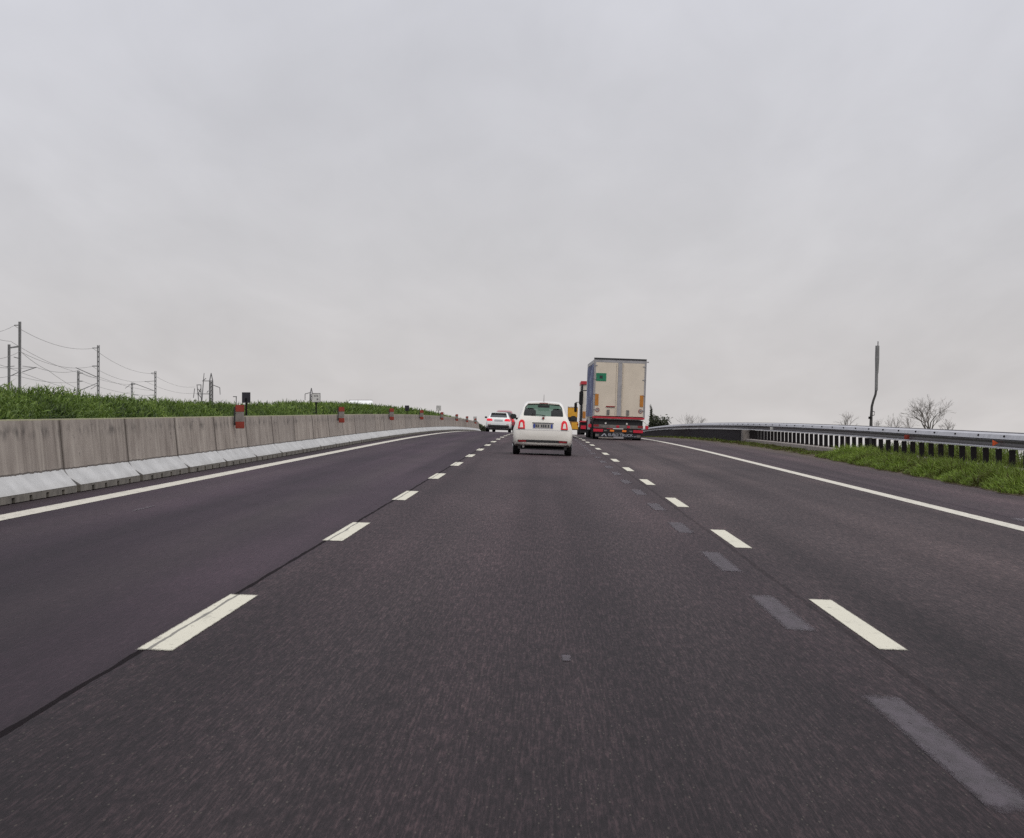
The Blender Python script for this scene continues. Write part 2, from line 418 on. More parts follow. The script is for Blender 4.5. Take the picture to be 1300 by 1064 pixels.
M['amber_board'] = simple('amber_marker_board', (.44, .17, .022), 0.45, 0, 0.2, 7)
M['bumper_steel'] = simple('grimy_bumper_steel', (.17, .155, .145), 0.6, 0.4, 0.4, 5)
M['flap'] = simple('rubber_mudflap', (.014, .014, .018), 0.8, 0, 0.3, 5)
M['flap_text'] = simple('pale_flap_lettering', (.34, .34, .38), 0.6, 0, 0.1, 9)
M['lorry_white'] = simple('white_lorry_panel', (.60, .56, .50), 0.5, 0, 0.15, 1.0)
M['lorry_red'] = simple('red_lorry_paint', (.45, .025, .040), 0.45, 0, 0.2, 2)
M['yellow'] = simple('yellow_lorry_paint', (.62, .31, .018), 0.5, 0, 0.25, 2)
M['ochre'] = simple('ochre_lorry_paint', (.30, .15, .028), 0.6, 0, 0.35, 2)
M['van_grey'] = simple('grey_van_panel', (.28, .26, .27), 0.5, 0, 0.2, 2)

# ------------------------------------------------------------------ world, sun, camera
def make_world():
    w = bpy.data.worlds.new('World'); SC.world = w; w.use_nodes = True
    t = w.node_tree; t.nodes.clear()
    L = t.links.new
    def nd(ty, **k):
        n = t.nodes.new(ty)
        for kk, v in k.items(): setattr(n, kk, v)
        return n
    def mth(op, a, b=None, clamp=False):
        n = nd('ShaderNodeMath', operation=op); n.use_clamp = clamp
        for i, v in enumerate((a, b)):
            if v is None: continue
            if isinstance(v, bpy.types.NodeSocket): L(v, n.inputs[i])
            else: n.inputs[i].default_value = v
        return n.outputs[0]
    out = nd('ShaderNodeOutputWorld'); bg = nd('ShaderNodeBackground')
    sky = nd('ShaderNodeTexSky', sky_type='NISHITA'); sky.sun_disc = False
    sky.sun_elevation = math.radians(42); sky.sun_rotation = math.radians(143)
    sky.air_density = 1.0; sky.dust_density = 4.0
    tc = nd('ShaderNodeTexCoord'); sep = nd('ShaderNodeSeparateXYZ'); L(tc.outputs['Generated'], sep.inputs[0])
    z = sep.outputs[2]
    grad = nd('ShaderNodeValToRGB'); L(mth('ADD', mth('MULTIPLY', z, 0.5), 0.5), grad.inputs[0])
    stops = [(0.0, (.09, .08, .08)), (0.497, (.54, .525, .525)), (0.505, (.640, .612, .600)), (0.517, (.618, .598, .598)), (0.535, (.610, .602, .620)),
             (0.555, (.628, .626, .660)), (0.60, (.685, .692, .750)), (0.75, (.98, .98, 1.02)), (1.0, (1.36, 1.37, 1.42))]
    cr = grad.color_ramp
    while len(cr.elements) < len(stops): cr.elements.new(0.5)
    for e, (p, c) in zip(cr.elements, stops): e.position = p; e.color = (*c, 1)
    # cloud deck seen in perspective
    inv = mth('DIVIDE', 1.0, mth('ADD', mth('MAXIMUM', z, 0.0), 0.11))
    u = mth('MULTIPLY', sep.outputs[0], inv); v = mth('MULTIPLY', sep.outputs[1], inv)
    comb = nd('ShaderNodeCombineXYZ'); L(u, comb.inputs[0]); L(v, comb.inputs[1])
    def noise(scale, sc, det, loc):
        mp = nd('ShaderNodeMapping'); L(comb.outputs[0], mp.inputs[0]); mp.inputs['Scale'].default_value = sc; mp.inputs['Location'].default_value = loc
        n = nd('ShaderNodeTexNoise'); L(mp.outputs[0], n.inputs['Vector']); n.inputs['Scale'].default_value = scale
        n.inputs['Detail'].default_value = det; n.inputs['Roughness'].default_value = 0.55; n.inputs['Distortion'].default_value = 0.4
        return n.outputs[0]
    n1 = noise(0.9, (1.9, .55, 1), 4, (3.1, 1.7, 0)); n2 = noise(2.4, (2.2, .5, 1), 5, (8.3, 2.2, 0))
    m = mth('ADD', mth('MULTIPLY', mth('SUBTRACT', n1, 0.5), 0.34), mth('MULTIPLY', mth('SUBTRACT', n2, 0.5), 0.17))
    gain = mth('MULTIPLY', mth('ADD', m, 1.0), 10.0)
    mul = nd('ShaderNodeMix', data_type='RGBA', blend_type='MULTIPLY'); mul.inputs[0].default_value = 1.0
    L(grad.outputs[0], mul.inputs[6]); L(gain, mul.inputs[7])
    mix = nd('ShaderNodeMix', data_type='RGBA'); mix.inputs[0].default_value = 0.05
    L(mul.outputs[2], mix.inputs[6]); L(sky.outputs[0], mix.inputs[7])
    L(mix.outputs[2], bg.inputs[0]); bg.inputs[1].default_value = 0.1
    L(bg.outputs[0], out.inputs[0])
make_world()

sun = bpy.data.lights.new('sun', 'SUN'); sun.energy = 1.0; sun.angle = math.radians(25); sun.color = (1.0, .96, .90)
so = bpy.data.objects.new('sun', sun); COL.objects.link(so)
so.rotation_euler = Vector((-0.45, 0.60, -0.66)).to_track_quat('-Z', 'Y').to_euler()

cam = bpy.data.cameras.new('camera'); cam.sensor_width = 36; cam.lens = 3740 / 1300 * 36
cam.clip_start = 0.1; cam.clip_end = 20000
co = bpy.data.objects.new('camera', cam); COL.objects.link(co)
co.location = (0, 0, CAM_H)
co.rotation_euler = (math.radians(90) + math.atan(GRADE) - math.atan(10 / 3740), 0, math.atan(39 / 3740))
SC.camera = co
SC.cycles.use_denoising = False
SC.view_settings.view_transform = 'Standard'; SC.view_settings.look = 'None'; SC.view_settings.exposure = 0

# ------------------------------------------------------------------ ground, road
YS = [-40 + 4 * i for i in range(0, 160)]
def sheet(name, mat, xs, zfn, ys, kind='structure'):
    mb = MB(); n = len(xs(ys[0])); vs, fs = [], []
    for y in ys:
        for x in xs(y): vs.append((x, y, zfn(x, y)))
    for i in range(len(ys) - 1):
        for k in range(n - 1):
            a = i * n + k; fs.append((a, a + 1, a + n + 1, a + n))
    mb.add(vs, fs); o = mb.build(name, mat)
    if o.data.polygons[0].normal.z < 0: o.data.flip_normals()
    return tag(o, kind=kind)

def verge_edge(y):     # where the asphalt ends on the right
    e = np.interp(y, [0, 50, 66, 84, 100, 130, 170, 260, 400], [8.3, 8.35, 8.55, 8.75, 9.1, 9.35, 9.3, 9.2, 9.2])
    return float(e) + 0.07 * math.sin(y * 0.9) + 0.05 * math.sin(y * 2.3 + 1)

g = MB()
R = 9000
g.add([(-R, -R, -6), (R, -R, -6), (R, R, -6), (-R, R, -6)], [(0, 1, 2, 3)])
tag(g.build('ground', M['field']), kind='structure')
tag(sheet('embankment_terrain', M['field'],
          lambda y: [-95, -75, -26, -6.9, 9.6, 12.0, 13.5, 32],
          lambda x, y: {-95: -6.2, -75: -1.6}.get(x, None) if x in (-95, -75) else (-6.2 if x == 32 else (rz(12, y) - .5 if x == 13.5 else rz(max(x, -8), y) - (0.12 if -20 < x < 11 else 0.05))), YS), kind='structure')
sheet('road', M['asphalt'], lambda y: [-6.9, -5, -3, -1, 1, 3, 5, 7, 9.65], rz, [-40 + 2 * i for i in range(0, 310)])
tag(sheet('verge_ground', M['soil'], lambda y: [verge_edge(y), verge_edge(y) + .12, 9.9, 10.3], lambda x, y: rz(x, y) + (0.004 if x <= verge_edge(y) + .01 else 0.035), [-40 + i for i in range(0, 600)]), kind='structure')
sheet('median_ground', M['soil'], lambda y: [-11.5, -9, -6.75], lambda x, y: rz(-6.5, y) + .02, YS)
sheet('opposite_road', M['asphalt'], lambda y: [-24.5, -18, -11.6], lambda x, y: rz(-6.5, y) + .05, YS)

def strip(x0, x1, y0, y1, mat, dz=0.004, rag=0.0):
    n = max(1, int((y1 - y0) / 1.5)); mb = MB(); vs, fs = [], []
    for i in range(n + 1):
        y = y0 + (y1 - y0) * i / n
        for x in (x0, x1):
            xx = x + random.uniform(-rag, rag); vs.append((xx, y, rz(xx, y) + dz))
    fs = [(2 * i, 2 * i + 1, 2 * i + 3, 2 * i + 2) for i in range(n)]
    mb.add(vs, fs); o = mb.build('road_marking', mat)
    if o.data.polygons[0].normal.z < 0: o.data.flip_normals()
    return tag(o, kind='structure')
strip(-5.325, -5.07, -30, 430, M['paint_edge'])
strip(5.585, 5.855, -30, 430, M['paint_edge'])
for k in range(-3, 34):                                    # lane lines, 4.5 m dashes
    yc = 16.0 + 11.85 * k; strip(-1.94, -1.76, yc - 2.0, yc + 2.3, M['paint_seam'], rag=.004)
    yc = 17.7 + 11.65 * k; strip(1.785, 1.945, yc - 2.05, yc + 2.2, M['paint'], rag=.004)
for y0, y1 in [(-6, -2.5), (2.4, 5.6), (9.2, 13.1), (16.8, 20.2), (23.0, 26.4)] + [(30.3 + 6.9 * k, 33.4 + 6.9 * k) for k in range(18)]:   # ghosts of older dashes
    strip(1.395, 1.575, y0, y1, M['paint_old'], 0.003, .014)
strip(0.09, 0.14, 14.25, 14.6, M['paint_old'], 0.004)
strip(9.6 * .64, 9.6 * .67, 37.5, 39.2, M['paint_old'], 0.004)
strip(-4.34, -4.30, 31.0, 32.8, M['paint_old'], 0.004)

# ------------------------------------------------------------------ concrete barrier in the median
BX, BL = -6.0, 5.68
PROFILE = [(.27, .085), (.085, .275), (.025, .90), (-.15, .90), (-.21, .275), (-.40, .085)]
def body_mesh():
    mb = MB(); n = len(PROFILE); vs, fs = [], []
    ys = [0.022, .11, .16, 1.5, 2.8, 4.1, BL - .17, BL - .12, BL - .022]
    for i, y in enumerate(ys):
        chip = i in (0, 1, len(ys) - 2, len(ys) - 1)        # the corner is cut back at the joints
        vs += [(x - (.12 if chip and k == 0 else 0), y, z + (.080 if chip and k == 0 else 0)) for k, (x, z) in enumerate(PROFILE)]
    for i in range(len(ys) - 1):
        for k in range(n): fs.append((i * n + k, i * n + (k + 1) % n, (i + 1) * n + (k + 1) % n, (i + 1) * n + k))
    fs += [tuple(range(n)), tuple((len(ys) - 1) * n + k for k in range(n - 1, -1, -1))]
    return mb.add(vs, fs)
def feet_mesh():
    mb = MB(); cuts = [0.055] + [.06 + 1.112 * i for i in range(1, 5)] + [5.62]
    prof = [(.267, .058), (.267, .0855), (-.397, .0855), (-.397, .058)]
    mb.sweep(prof, lambda y: (0, 0), [.155, 2.8, 5.52])
    for i in range(5):
        mb.box(-.395, .267, cuts[i] + .10, cuts[i + 1] - .10, 0, .0585)
    mb.box(-.30, .17, .02, BL - .03, 0.0, .050)            # recessed sole behind the drain slots
    return mb
base = empty('concrete_barrier')
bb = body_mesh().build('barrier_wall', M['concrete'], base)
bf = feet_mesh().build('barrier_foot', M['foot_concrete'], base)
Y0B = 36.36 - BL * 2
ORD = ['nearest', 'second nearest', 'third nearest', 'fourth nearest', 'fifth nearest', 'sixth nearest', 'seventh nearest', 'eighth nearest', 'ninth nearest', 'tenth nearest',
       'eleventh nearest', 'twelfth nearest']
barrier_ys = [Y0B + BL * i for i in range(44)]
for i, y in enumerate(barrier_ys):
    if i == 0:
        o, parts = base, []
    else:
        o = base.copy(); COL.objects.link(o)
        for p in (bb, bf):
            c = p.copy(); COL.objects.link(c); c.parent = o
    o.location = (BX, y, rz(BX, y)); o.rotation_euler = (math.atan(slope_at(y + 3)), 0, 0)
    j = i - 1      # index among the blocks the frame shows
    if j < 0: lab = 'stained concrete barrier block with grey-white foot, cut off by the left edge of the frame'
    elif j < 12: lab = 'stained concrete barrier block with grey-white foot, %s whole block from the left' % ORD[j].replace(' nearest', '').replace('nearest', 'first')
    else: lab = 'small far concrete barrier block in the row near the road crest'
    tag(o, lab, 'barrier', 'concrete median barrier blocks')

# red and white reflector plates bolted to the barrier
def delineator(name='barrier_delineator'):
    r = empty(name)
    MB().box(-.085, .085, -.012, .012, .32, .455).build('red_panel', M['red_film'], r, bevel=.006)
    MB().box(-.080, .080, -.010, .010, .135, .318).build('white_panel', M['white_film'], r)
    MB().box(-.085, .085, -.012, .012, .0, .133).build('red_panel', M['red_film'], r, bevel=.006)
    MB().box(-.115, -.087, -.02, .03, .06, .42).build('bracket', M['black'], r)
    return r
dl0 = delineator()
DLY = [56.7, 85.4, 113.8, 142, 170.7, 200.3, 227.6, 256]
for i, y in enumerate(DLY):
    if i == 0: o = dl0
    else:
        o = dl0.copy(); COL.objects.link(o)
        for p in dl0.children:
            c = p.copy(); COL.objects.link(c); c.parent = o
    o.location = (-5.835, y, lvl(.873 + crest(y), y))
    tag(o, ['large red and white reflector plate on barrier below the black square sign', 'red and white reflector plate on barrier, second nearest of the row', 'red and white reflector plate on barrier left of the tiny far black sign',
            'red and white reflector plate on barrier between the two far small signs', 'red and white reflector plate on barrier right of far pale sign, fifth in the row', 'small far reflector plate on barrier, third from the barrier end',
            'small far reflector plate on barrier, second from the barrier end', 'smallest reflector plate, last before the barrier end'][i], 'reflector', 'reflector plates along the barrier')

# distance signs on slim posts behind the barrier
def small_sign(x, y, z0, z1, w, dark, label):
    r = empty('distance_sign', (x, y, rz(-6.5, y)))
    b = rz(-6.5, y); a0 = lvl(z0, y) - b; a1 = lvl(z1, y) - b
    MB().box(-w / 2, w / 2, -.012, .012, a0, a1).build('panel', M['sign_back' if dark else 'sign_face'], r, bevel=.004)
    MB().tube([(0, .03, 0), (0, .03, a1 - .03)], .022, 8).build('post', M['post'], r)
    if not dark:
        fr = MB(); t = .014
        fr.box(-w / 2, w / 2, -.017, -.013, a1 - t, a1 - .001); fr.box(-w / 2, w / 2, -.017, -.013, a0 + .001, a0 + t)
        fr.box(-w / 2, -w / 2 + t, -.017, -.013, a0 + t, a1 - t); fr.box(w / 2 - t, w / 2, -.017, -.013, a0 + t, a1 - t)
        fr.build('frame', M['sign_mark'], r)
        h = a1 - a0
        for u, v, uw, vh in ((-.22, .62, .10, .16), (-.05, .62, .10, .16), (.12, .62, .12, .16), (.10, .25, .14, .18)):
            MB().box(u * w, (u + uw) * w, -.0165, -.0125, a0 + v * h, a0 + (v + vh) * h).build('faded_mark', M['sign_mark'], r)
    else:
        MB().box(-.015, .015, -.03, -.013, a0 + .03, a0 + (a1 - a0) * .45).build('clamp', M['post'], r)
    tag(r, label, 'sign', 'small square signs in the median')
small_sign(-6.5, 64.5, 1.39, 1.62, .185, True, 'black square sign on post above the hedge, nearest of the row')
small_sign(-6.5, 84.4, 1.46, 1.725, .255, False, 'pale square sign with dark frame on post, in front of far pylon')
small_sign(-6.5, 141, 1.22, 1.48, .21, True, 'tiny black square sign on post right of the white van')
small_sign(-6.5, 184, 1.24, 1.55, .29, False, 'small pale square sign on post over low far hedge')
small_sign(-6.5, 283, .30, .68, .32, False, 'smallest grey sign on post beside the barrier end')

# ------------------------------------------------------------------ foliage
def blades(name, P, D, Lh, W, tint, material, kind='stuff', parent=None, droop=0.35):
    """P base points, D unit directions, Lh lengths, W widths, tint 0..1: bent two-quad blades"""
    n = len(P)
    side = np.cross(D, RNG.normal(size=(n, 3))); side /= (np.linalg.norm(side, axis=1, keepdims=True) + 1e-9)
    mid = P + D * (Lh * .55)[:, None]
    bend = np.cross(D, side) * (Lh * droop * RNG.uniform(-.6, .6, n))[:, None]
    tip = P + D * Lh[:, None] + bend; tip[:, 2] -= Lh * droop * .3
    s0 = side * (W * .35)[:, None]; s1 = side * (W * .5)[:, None]
    V = np.stack([P - s0, P + s0, mid + s1, mid - s1, tip], 1).reshape(-1, 3)
    i = np.arange(n)[:, None] * 5
    loops = np.concatenate([i + np.array([[0, 1, 2, 3]]), i + np.array([[3, 2, 4]])], 1).ravel()
    starts = (np.arange(n)[:, None] * 7 + np.array([[0, 4]])).ravel(); totals = np.tile([4, 3], n)
    me = bpy.data.meshes.new(name)
    me.vertices.add(len(V)); me.vertices.foreach_set('co', V.ravel().astype(np.float32))
    me.loops.add(len(loops)); me.loops.foreach_set('vertex_index', loops.astype(np.int32))
    me.polygons.add(len(starts)); me.polygons.foreach_set('loop_start', starts.astype(np.int32)); me.polygons.foreach_set('loop_total', totals.astype(np.int32))
    me.update(calc_edges=True)
    at = me.attributes.new('tint', 'FLOAT', 'POINT')
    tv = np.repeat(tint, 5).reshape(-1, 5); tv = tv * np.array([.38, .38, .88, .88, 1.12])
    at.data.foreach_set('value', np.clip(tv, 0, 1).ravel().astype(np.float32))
    o = link_mesh(name, me, material, parent)
    if kind: o['kind'] = kind
    return o

def crest_np(y):
    return -KV * np.maximum(0, y - 91.0) ** 2
def vnoise(y, f, ph):
    return (np.sin(y * f + ph) + np.sin(y * f * 2.13 + ph * 1.7) * .6 + np.sin(y * f * 4.7 + ph * 2.9) * .35) / 1.95

# the hedge of broom and tall grass behind the barrier
HY = [20, 42, 49.5, 59.7, 66.5, 71.3, 76, 81, 97.6, 112.6, 133, 160, 183, 226, 270, 310, 345]
HZ = [1.62, 1.60, 1.49, 1.44, 1.46, 1.34, 1.33, 1.40, 1.53, 1.57, 1.49, 1.40, 1.30, .86, .45, .02, -.5]
def hedge_part(n, y0, y1, lmin, lmax, w, x0=-9.6, x1=-6.55, pw=0.5):
    y = RNG.uniform(y0, y1, n); x = x0 + (x1 - x0) * RNG.uniform(0, 1, n) ** 0.8
    topz = np.interp(y, HY, HZ) + 0.08 * vnoise(y, 1.1, x * 1.3) + .075 * vnoise(y, 3.3, x * 2)
    edge = np.clip((x1 + .05 - x) / 0.9, 0, 1); topz = topz - (1 - edge) ** 2 * .32
    base_ = .2135 + crest_np(y) + .35
    h = RNG.uniform(0, 1, n) ** pw
    z = base_ + (topz - .08 - base_) * h
    L_ = RNG.uniform(lmin, lmax, n)
    D = RNG.normal(size=(n, 3)) * np.array([.75, .75, .5]); D[:, 2] += .55 + .35 * h; D /= np.linalg.norm(D, axis=1, keepdims=True)
    clump = vnoise(y, .8, x * 2.2) * .55 + vnoise(y, 2.7, x * 4 + z * 3) * .45
    clump = clump + .45 * np.minimum(0, vnoise(y, .33, 2.0) + vnoise(y, .21, x * .8 + 1)) * (1.2 - h)  # darker hollows low in the hedge: shadow patches painted into the tint
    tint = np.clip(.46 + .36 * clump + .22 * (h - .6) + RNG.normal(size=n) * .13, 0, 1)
    P = np.stack([x, y, z - L_ * .4 + GRADE * y], 1)
    return P, D, L_, w * RNG.uniform(.6, 1.3, n), tint
ps = [hedge_part(150000, 36, 82, .06, .16, .015), hedge_part(5000, 36, 82, .18, .32, .011, pw=.15), hedge_part(50000, 82, 150, .14, .32, .026), hedge_part(30000, 150, 345, .22, .48, .05), hedge_part(9000, 20, 36, .12, .3, .02)]
P, D, L_, W, T = [np.concatenate(a) for a in zip(*ps)]
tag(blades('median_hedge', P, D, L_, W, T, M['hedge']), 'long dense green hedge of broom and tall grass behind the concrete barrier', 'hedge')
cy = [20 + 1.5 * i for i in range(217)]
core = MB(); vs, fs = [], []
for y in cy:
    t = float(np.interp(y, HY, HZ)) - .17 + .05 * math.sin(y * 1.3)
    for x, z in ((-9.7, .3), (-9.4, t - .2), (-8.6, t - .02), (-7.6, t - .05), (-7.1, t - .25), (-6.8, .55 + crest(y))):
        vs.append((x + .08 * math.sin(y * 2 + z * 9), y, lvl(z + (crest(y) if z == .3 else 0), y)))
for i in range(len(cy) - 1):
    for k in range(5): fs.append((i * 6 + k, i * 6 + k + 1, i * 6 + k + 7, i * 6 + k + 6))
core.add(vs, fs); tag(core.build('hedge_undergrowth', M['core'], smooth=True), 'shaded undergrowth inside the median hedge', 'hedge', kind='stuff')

# verge grass under the guardrail
def verge(n, y0, y1, hmax, w, xin=0.0, tshift=0.0):
    y = RNG.uniform(y0, y1, n)
    e = np.array([verge_edge(v) for v in y]) + xin
    x = e + (10.22 - e) * RNG.uniform(0, 1, n) ** .8
    gap = np.clip(np.abs(y - (72.7 + 4.6 * (x - 8.96))) / 1.0, 0.0, 1) ** 1.5     # a bare slot crossing the verge
    cl = .62 + .42 * vnoise(y, .75, x * 1.6) + .25 * vnoise(y, 2.6, x * 3)
    hh = hmax * np.clip(cl, .18, 1.15) * np.clip((x - e) / .55 + .35, .35, 1) * (gap * .85 + .15) * RNG.uniform(.55, 1.1, n)
    z = rz_np(x, y) + .02
    D = RNG.normal(size=(n, 3)) * .42; D[:, 2] = 1.0; D[:, 0] -= .12; D /= np.linalg.norm(D, axis=1, keepdims=True)
    tint = np.clip(.50 + .22 * vnoise(y, 1.7, x * 3) + RNG.normal(size=n) * .16 + tshift - .3 * (1 - gap), 0, 1)
    return np.stack([x, y, z], 1), D, hh, w * RNG.uniform(.6, 1.3, n), tint
def rz_np(x, y):
    return GRADE * y - BANK * x + crest_np(y)
ps = [verge(75000, 52, 97, .60, .017), verge(30000, 52, 97, .22, .016, -.06), verge(22000, 97, 155, .20, .024, -.02, -.26), verge(10000, 155, 330, .22, .05, -.02, -.24), verge(6000, 30, 52, .5, .02)]
P, D, L_, W, T = [np.concatenate(a) for a in zip(*ps)]
nb_ = 24000
yb = RNG.uniform(66, 150, nb_); xb = RNG.uniform(11.1, 12.4, nb_); cb = vnoise(yb, .7, xb * 1.5) > -.12
P = np.concatenate([P, np.stack([xb, yb, rz_np(xb, yb) - .1], 1)[cb]]); Db = RNG.normal(size=(nb_, 3)) * .3; Db[:, 2] = 1; Db /= np.linalg.norm(Db, axis=1, keepdims=True)
D = np.concatenate([D, Db[cb]]); L_ = np.concatenate([L_, (RNG.uniform(.45, 1.3, nb_) * np.clip((128 - yb) / 40, .3, 1) * np.clip((yb - 68) / 7, .15, 1))[cb]]); W = np.concatenate([W, np.full(cb.sum(), .022)]); T = np.concatenate([T, RNG.uniform(.2, .6, nb_)[cb]])
keep = ~((P[:, 1] > 98) & (P[:, 0] < 10.3) & (np.sin(P[:, 1] * .55) + np.sin(P[:, 1] * 1.3 + P[:, 0] * 2) < -.35))
tag(blades('grass', P[keep], D[keep], L_[keep], W[keep], T[keep], M['grass'], droop=.7), 'tufted green grass growing on the verge below the guardrail', 'grass')

for lx, ly, sz, lab in ((8.72, 70.6, .07, 'pale scrap of litter at the grass edge, the right one of two'), (8.80, 74.6, .05, 'small pale scrap of litter at the grass edge, the left one of two')):
    mb = MB(); mb.prism([(-sz, 0), (-sz * .4, sz * .7), (sz * .5, sz * .9), (sz * 1.1, sz * .2), (sz * .3, -sz * .1)], -sz * .6, sz * .6, 'y')
    o = mb.build('litter', M['pale_concrete'], bevel=.008); o.location = (lx, ly, rz(lx, ly) + .05); tag(o, lab, 'litter', 'scraps on the verge edge')

# ------------------------------------------------------------------ guardrail on the right
GX = 10.5
def gpath(y): return (GX, -BANK * GX + GRADE * y + crest(y))
gys = [40 + 2 * i for i in range(0, 150)]
rail = empty('guardrail', (0, 0, 0))
ZO = BANK * GX
MB().sweep([(.10, .70 + ZO), (-.02, .665 + ZO), (-.065, .565 + ZO), (-.03, .558 + ZO), (.07, .66 + ZO), (.10, .685 + ZO)], gpath, gys).build('top_rail', M['galv'], rail)
MB().sweep([(-.028, .557 + ZO), (-.040, .53 + ZO), (-.022, .475 + ZO), (-.030, .43 + ZO), (-.03, .392 + ZO), (.02, .392 + ZO), (.03, .557 + ZO)], gpath, gys).build('rail_face', M['rail_face'], rail)
MB().sweep([(-.03, .39 + ZO), (-.075, .372 + ZO), (-.075, .352 + ZO), (.0, .345 + ZO), (.0, .39 + ZO)], gpath, gys).build('lower_rail', M['galv'], rail)
MB().sweep([(.16, .705 + ZO), (.20, .72 + ZO), (.20, .69 + ZO), (.16, .69 + ZO)], gpath, gys).build('back_rail', M['rail_face'], rail)
pm = None
for i, y in enumerate([58.4 + 1.98 * k for k in range(47)]):
    if pm is None:
        mb = MB(); mb.box(-.065, .07, -.055, .055, -.02, .70); mb.box(.06, .15, -.03, .03, .9, 1.03)
        pm = mb.build('post', M['post'], rail); o = pm
    else:
        o = pm.copy(); COL.objects.link(o)
    dx, dz = gpath(y); o.location = (dx + .05, y, dz)
bm_ = None
for i, y in enumerate([58.9 + 3.96 * k for k in range(30)]):
    if bm_ is None:
        bm_ = MB().disc((0, 0), .028, -.012, .012, 'y', 8).build('bolt', M['post'], rail); o = bm_
    else:
        o = bm_.copy(); COL.objects.link(o)
    dx, dz = gpath(y); o.location = (dx - .05, y, dz + .63 + ZO)
def reflector(y, mat, tri=False):
    dx, dz = gpath(y)
    mb = MB()
    if tri: mb.prism([(-.07, .40), (-.07, .545), (.075, .47)], -.012, .012)
    else: mb.box(-.075, .075, -.012, .012, .40, .53)
    o = mb.build('rail_reflector', mat, rail, bevel=.004); o.location = (dx - .13, y, dz + ZO - .0)
reflector(84.0, M['red_film']); reflector(67.6, M['orange_film'], True); reflector(133.5, M['sign_face'])
tag(rail, 'long steel guardrail with bright top rail and closely set dark posts on right verge', 'guardrail')
MB_k = MB().sweep([(-.22, -.10), (-.22, .235), (-.19, .255), (.55, .255), (.55, -.5)], gpath, [40 + 2 * i for i in range(0, 56)])
tag(MB_k.build('kerb', M['plain_concrete']), kind='structure')
pw = empty('parapet_wall', (0, 0, 0))
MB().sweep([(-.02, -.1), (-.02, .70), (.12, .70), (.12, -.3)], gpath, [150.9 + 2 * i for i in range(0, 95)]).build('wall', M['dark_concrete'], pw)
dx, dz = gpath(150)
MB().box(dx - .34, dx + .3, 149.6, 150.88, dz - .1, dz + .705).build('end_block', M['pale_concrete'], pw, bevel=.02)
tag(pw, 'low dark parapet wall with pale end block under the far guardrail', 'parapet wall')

# ------------------------------------------------------------------ trees
def bare_tree(name, x, y, ztop, spread, fork, label, material, gz=-6.0, seed=1, depth=6, r0=.16, group='bare trees beyond the guardrail', nmain=5):
    """zs are absolute; trunk from the ground to the fork, fan-shaped crown above"""
    rnd = random.Random(seed); root = empty(name, (x, y, gz)); H = ztop - gz; F = fork - gz
    MB().tube([(0, 0, -.1), (.06, 0, F * .4), (-.05, .02, F * .8), (0, 0, F)], [r0 * 1.5, r0 * 1.25, r0 * 1.1, r0], 8).build('trunk', material, root, smooth=True)
    mb = MB()
    def grow(p, d, L, r, lev):
        pts = [p]; q = p.copy(); dd = d.copy(); ns = 3
        for s in range(ns):
            dd = (dd + Vector((rnd.gauss(0, .13), rnd.gauss(0, .13), rnd.gauss(.03, .07)))).normalized()
            q = q + dd * (L / ns); pts.append(q)
        mb.tube(pts, [r * (1 - .45 * s / ns) for s in range(ns + 1)], 5 if lev < 2 else 3)
        if lev >= depth: return
        k = 2 if rnd.random() < .5 else 3
        for j in range(k):
            a = rnd.uniform(0, 6.283); tl = rnd.uniform(.25, .62)
            u = dd.orthogonal().normalized(); w = dd.cross(u)
            nd_ = (dd * math.cos(tl) + (u * math.cos(a) + w * math.sin(a)) * math.sin(tl)).normalized()
            grow(pts[rnd.choice([1, 2, 3]) if j else 3].copy(), nd_, L * rnd.uniform(.62, .86), max(r * .58, .008), lev + 1)
    CH = H - F
    for j in range(nmain):
        a = 6.283 * j / nmain + rnd.uniform(-.3, .3); t = rnd.uniform(.15, .5 if j else .1) * spread / CH * 1.6
        d = Vector((math.sin(t) * math.cos(a), math.sin(t) * math.sin(a), math.cos(t)))
        grow(Vector((0, 0, F - rnd.uniform(0, .1) * CH)), d, CH * .33, r0 * .7, 1)
    # fit the crown to its size
    vs = np.array(mb.v); zmax = vs[:, 2].max(); xm = np.abs(vs[:, 0]).max()
    sz = CH / (zmax - F); sx_ = spread / xm
    vs[:, 2] = np.where(vs[:, 2] > F, F + (vs[:, 2] - F) * sz, vs[:, 2]); vs[:, 0] *= sx_; vs[:, 1] *= sx_
    mb.v = [tuple(p) for p in vs]
    mb.build('crown', material, root)
    tag(root, label, 'tree', group)
def pxpos(px, y): return (px - 689) * y / 3740
def pxz(py, y): return lvl(CAM_H - (py - 522) * y / 3740, y)
bare_tree('bare_tree', pxpos(1178, 330), 330, pxz(500, 330), 3.35, pxz(550, 330), 'largest bare tree with wide fan crown beyond the guardrail', M['bark'], seed=5, depth=6, r0=.11, nmain=6)
bare_tree('bare_tree', pxpos(1136, 335), 335, pxz(524, 335), 1.5, pxz(556, 335), 'small bare tree just left of the largest bare tree', M['far_bark'], seed=9, depth=5, r0=.07)
bare_tree('bare_tree', pxpos(1153, 345), 345, pxz(526, 345), 1.3, pxz(556, 345), 'thin bare sapling half behind the left side of the largest bare tree', M['far_bark'], seed=12, depth=5, r0=.06)
bare_tree('bare_tree', pxpos(1073, 350), 350, pxz(521, 350), 1.8, pxz(552, 350), 'bare tree left of the bent mast', M['far_bark'], seed=21, depth=5, r0=.07)
bare_tree('bare_tree', pxpos(1112, 350), 350, pxz(530, 350), .9, pxz(556, 350), 'small bare sapling at the foot of the bent mast', M['far_bark'], seed=23, depth=5, r0=.05)
bare_tree('bare_tree', pxpos(874, 420), 420, pxz(524, 420), 1.9, pxz(552, 420), 'pale bare tree standing alone over the far guardrail', M['far_bark'], seed=31, depth=5, r0=.05)
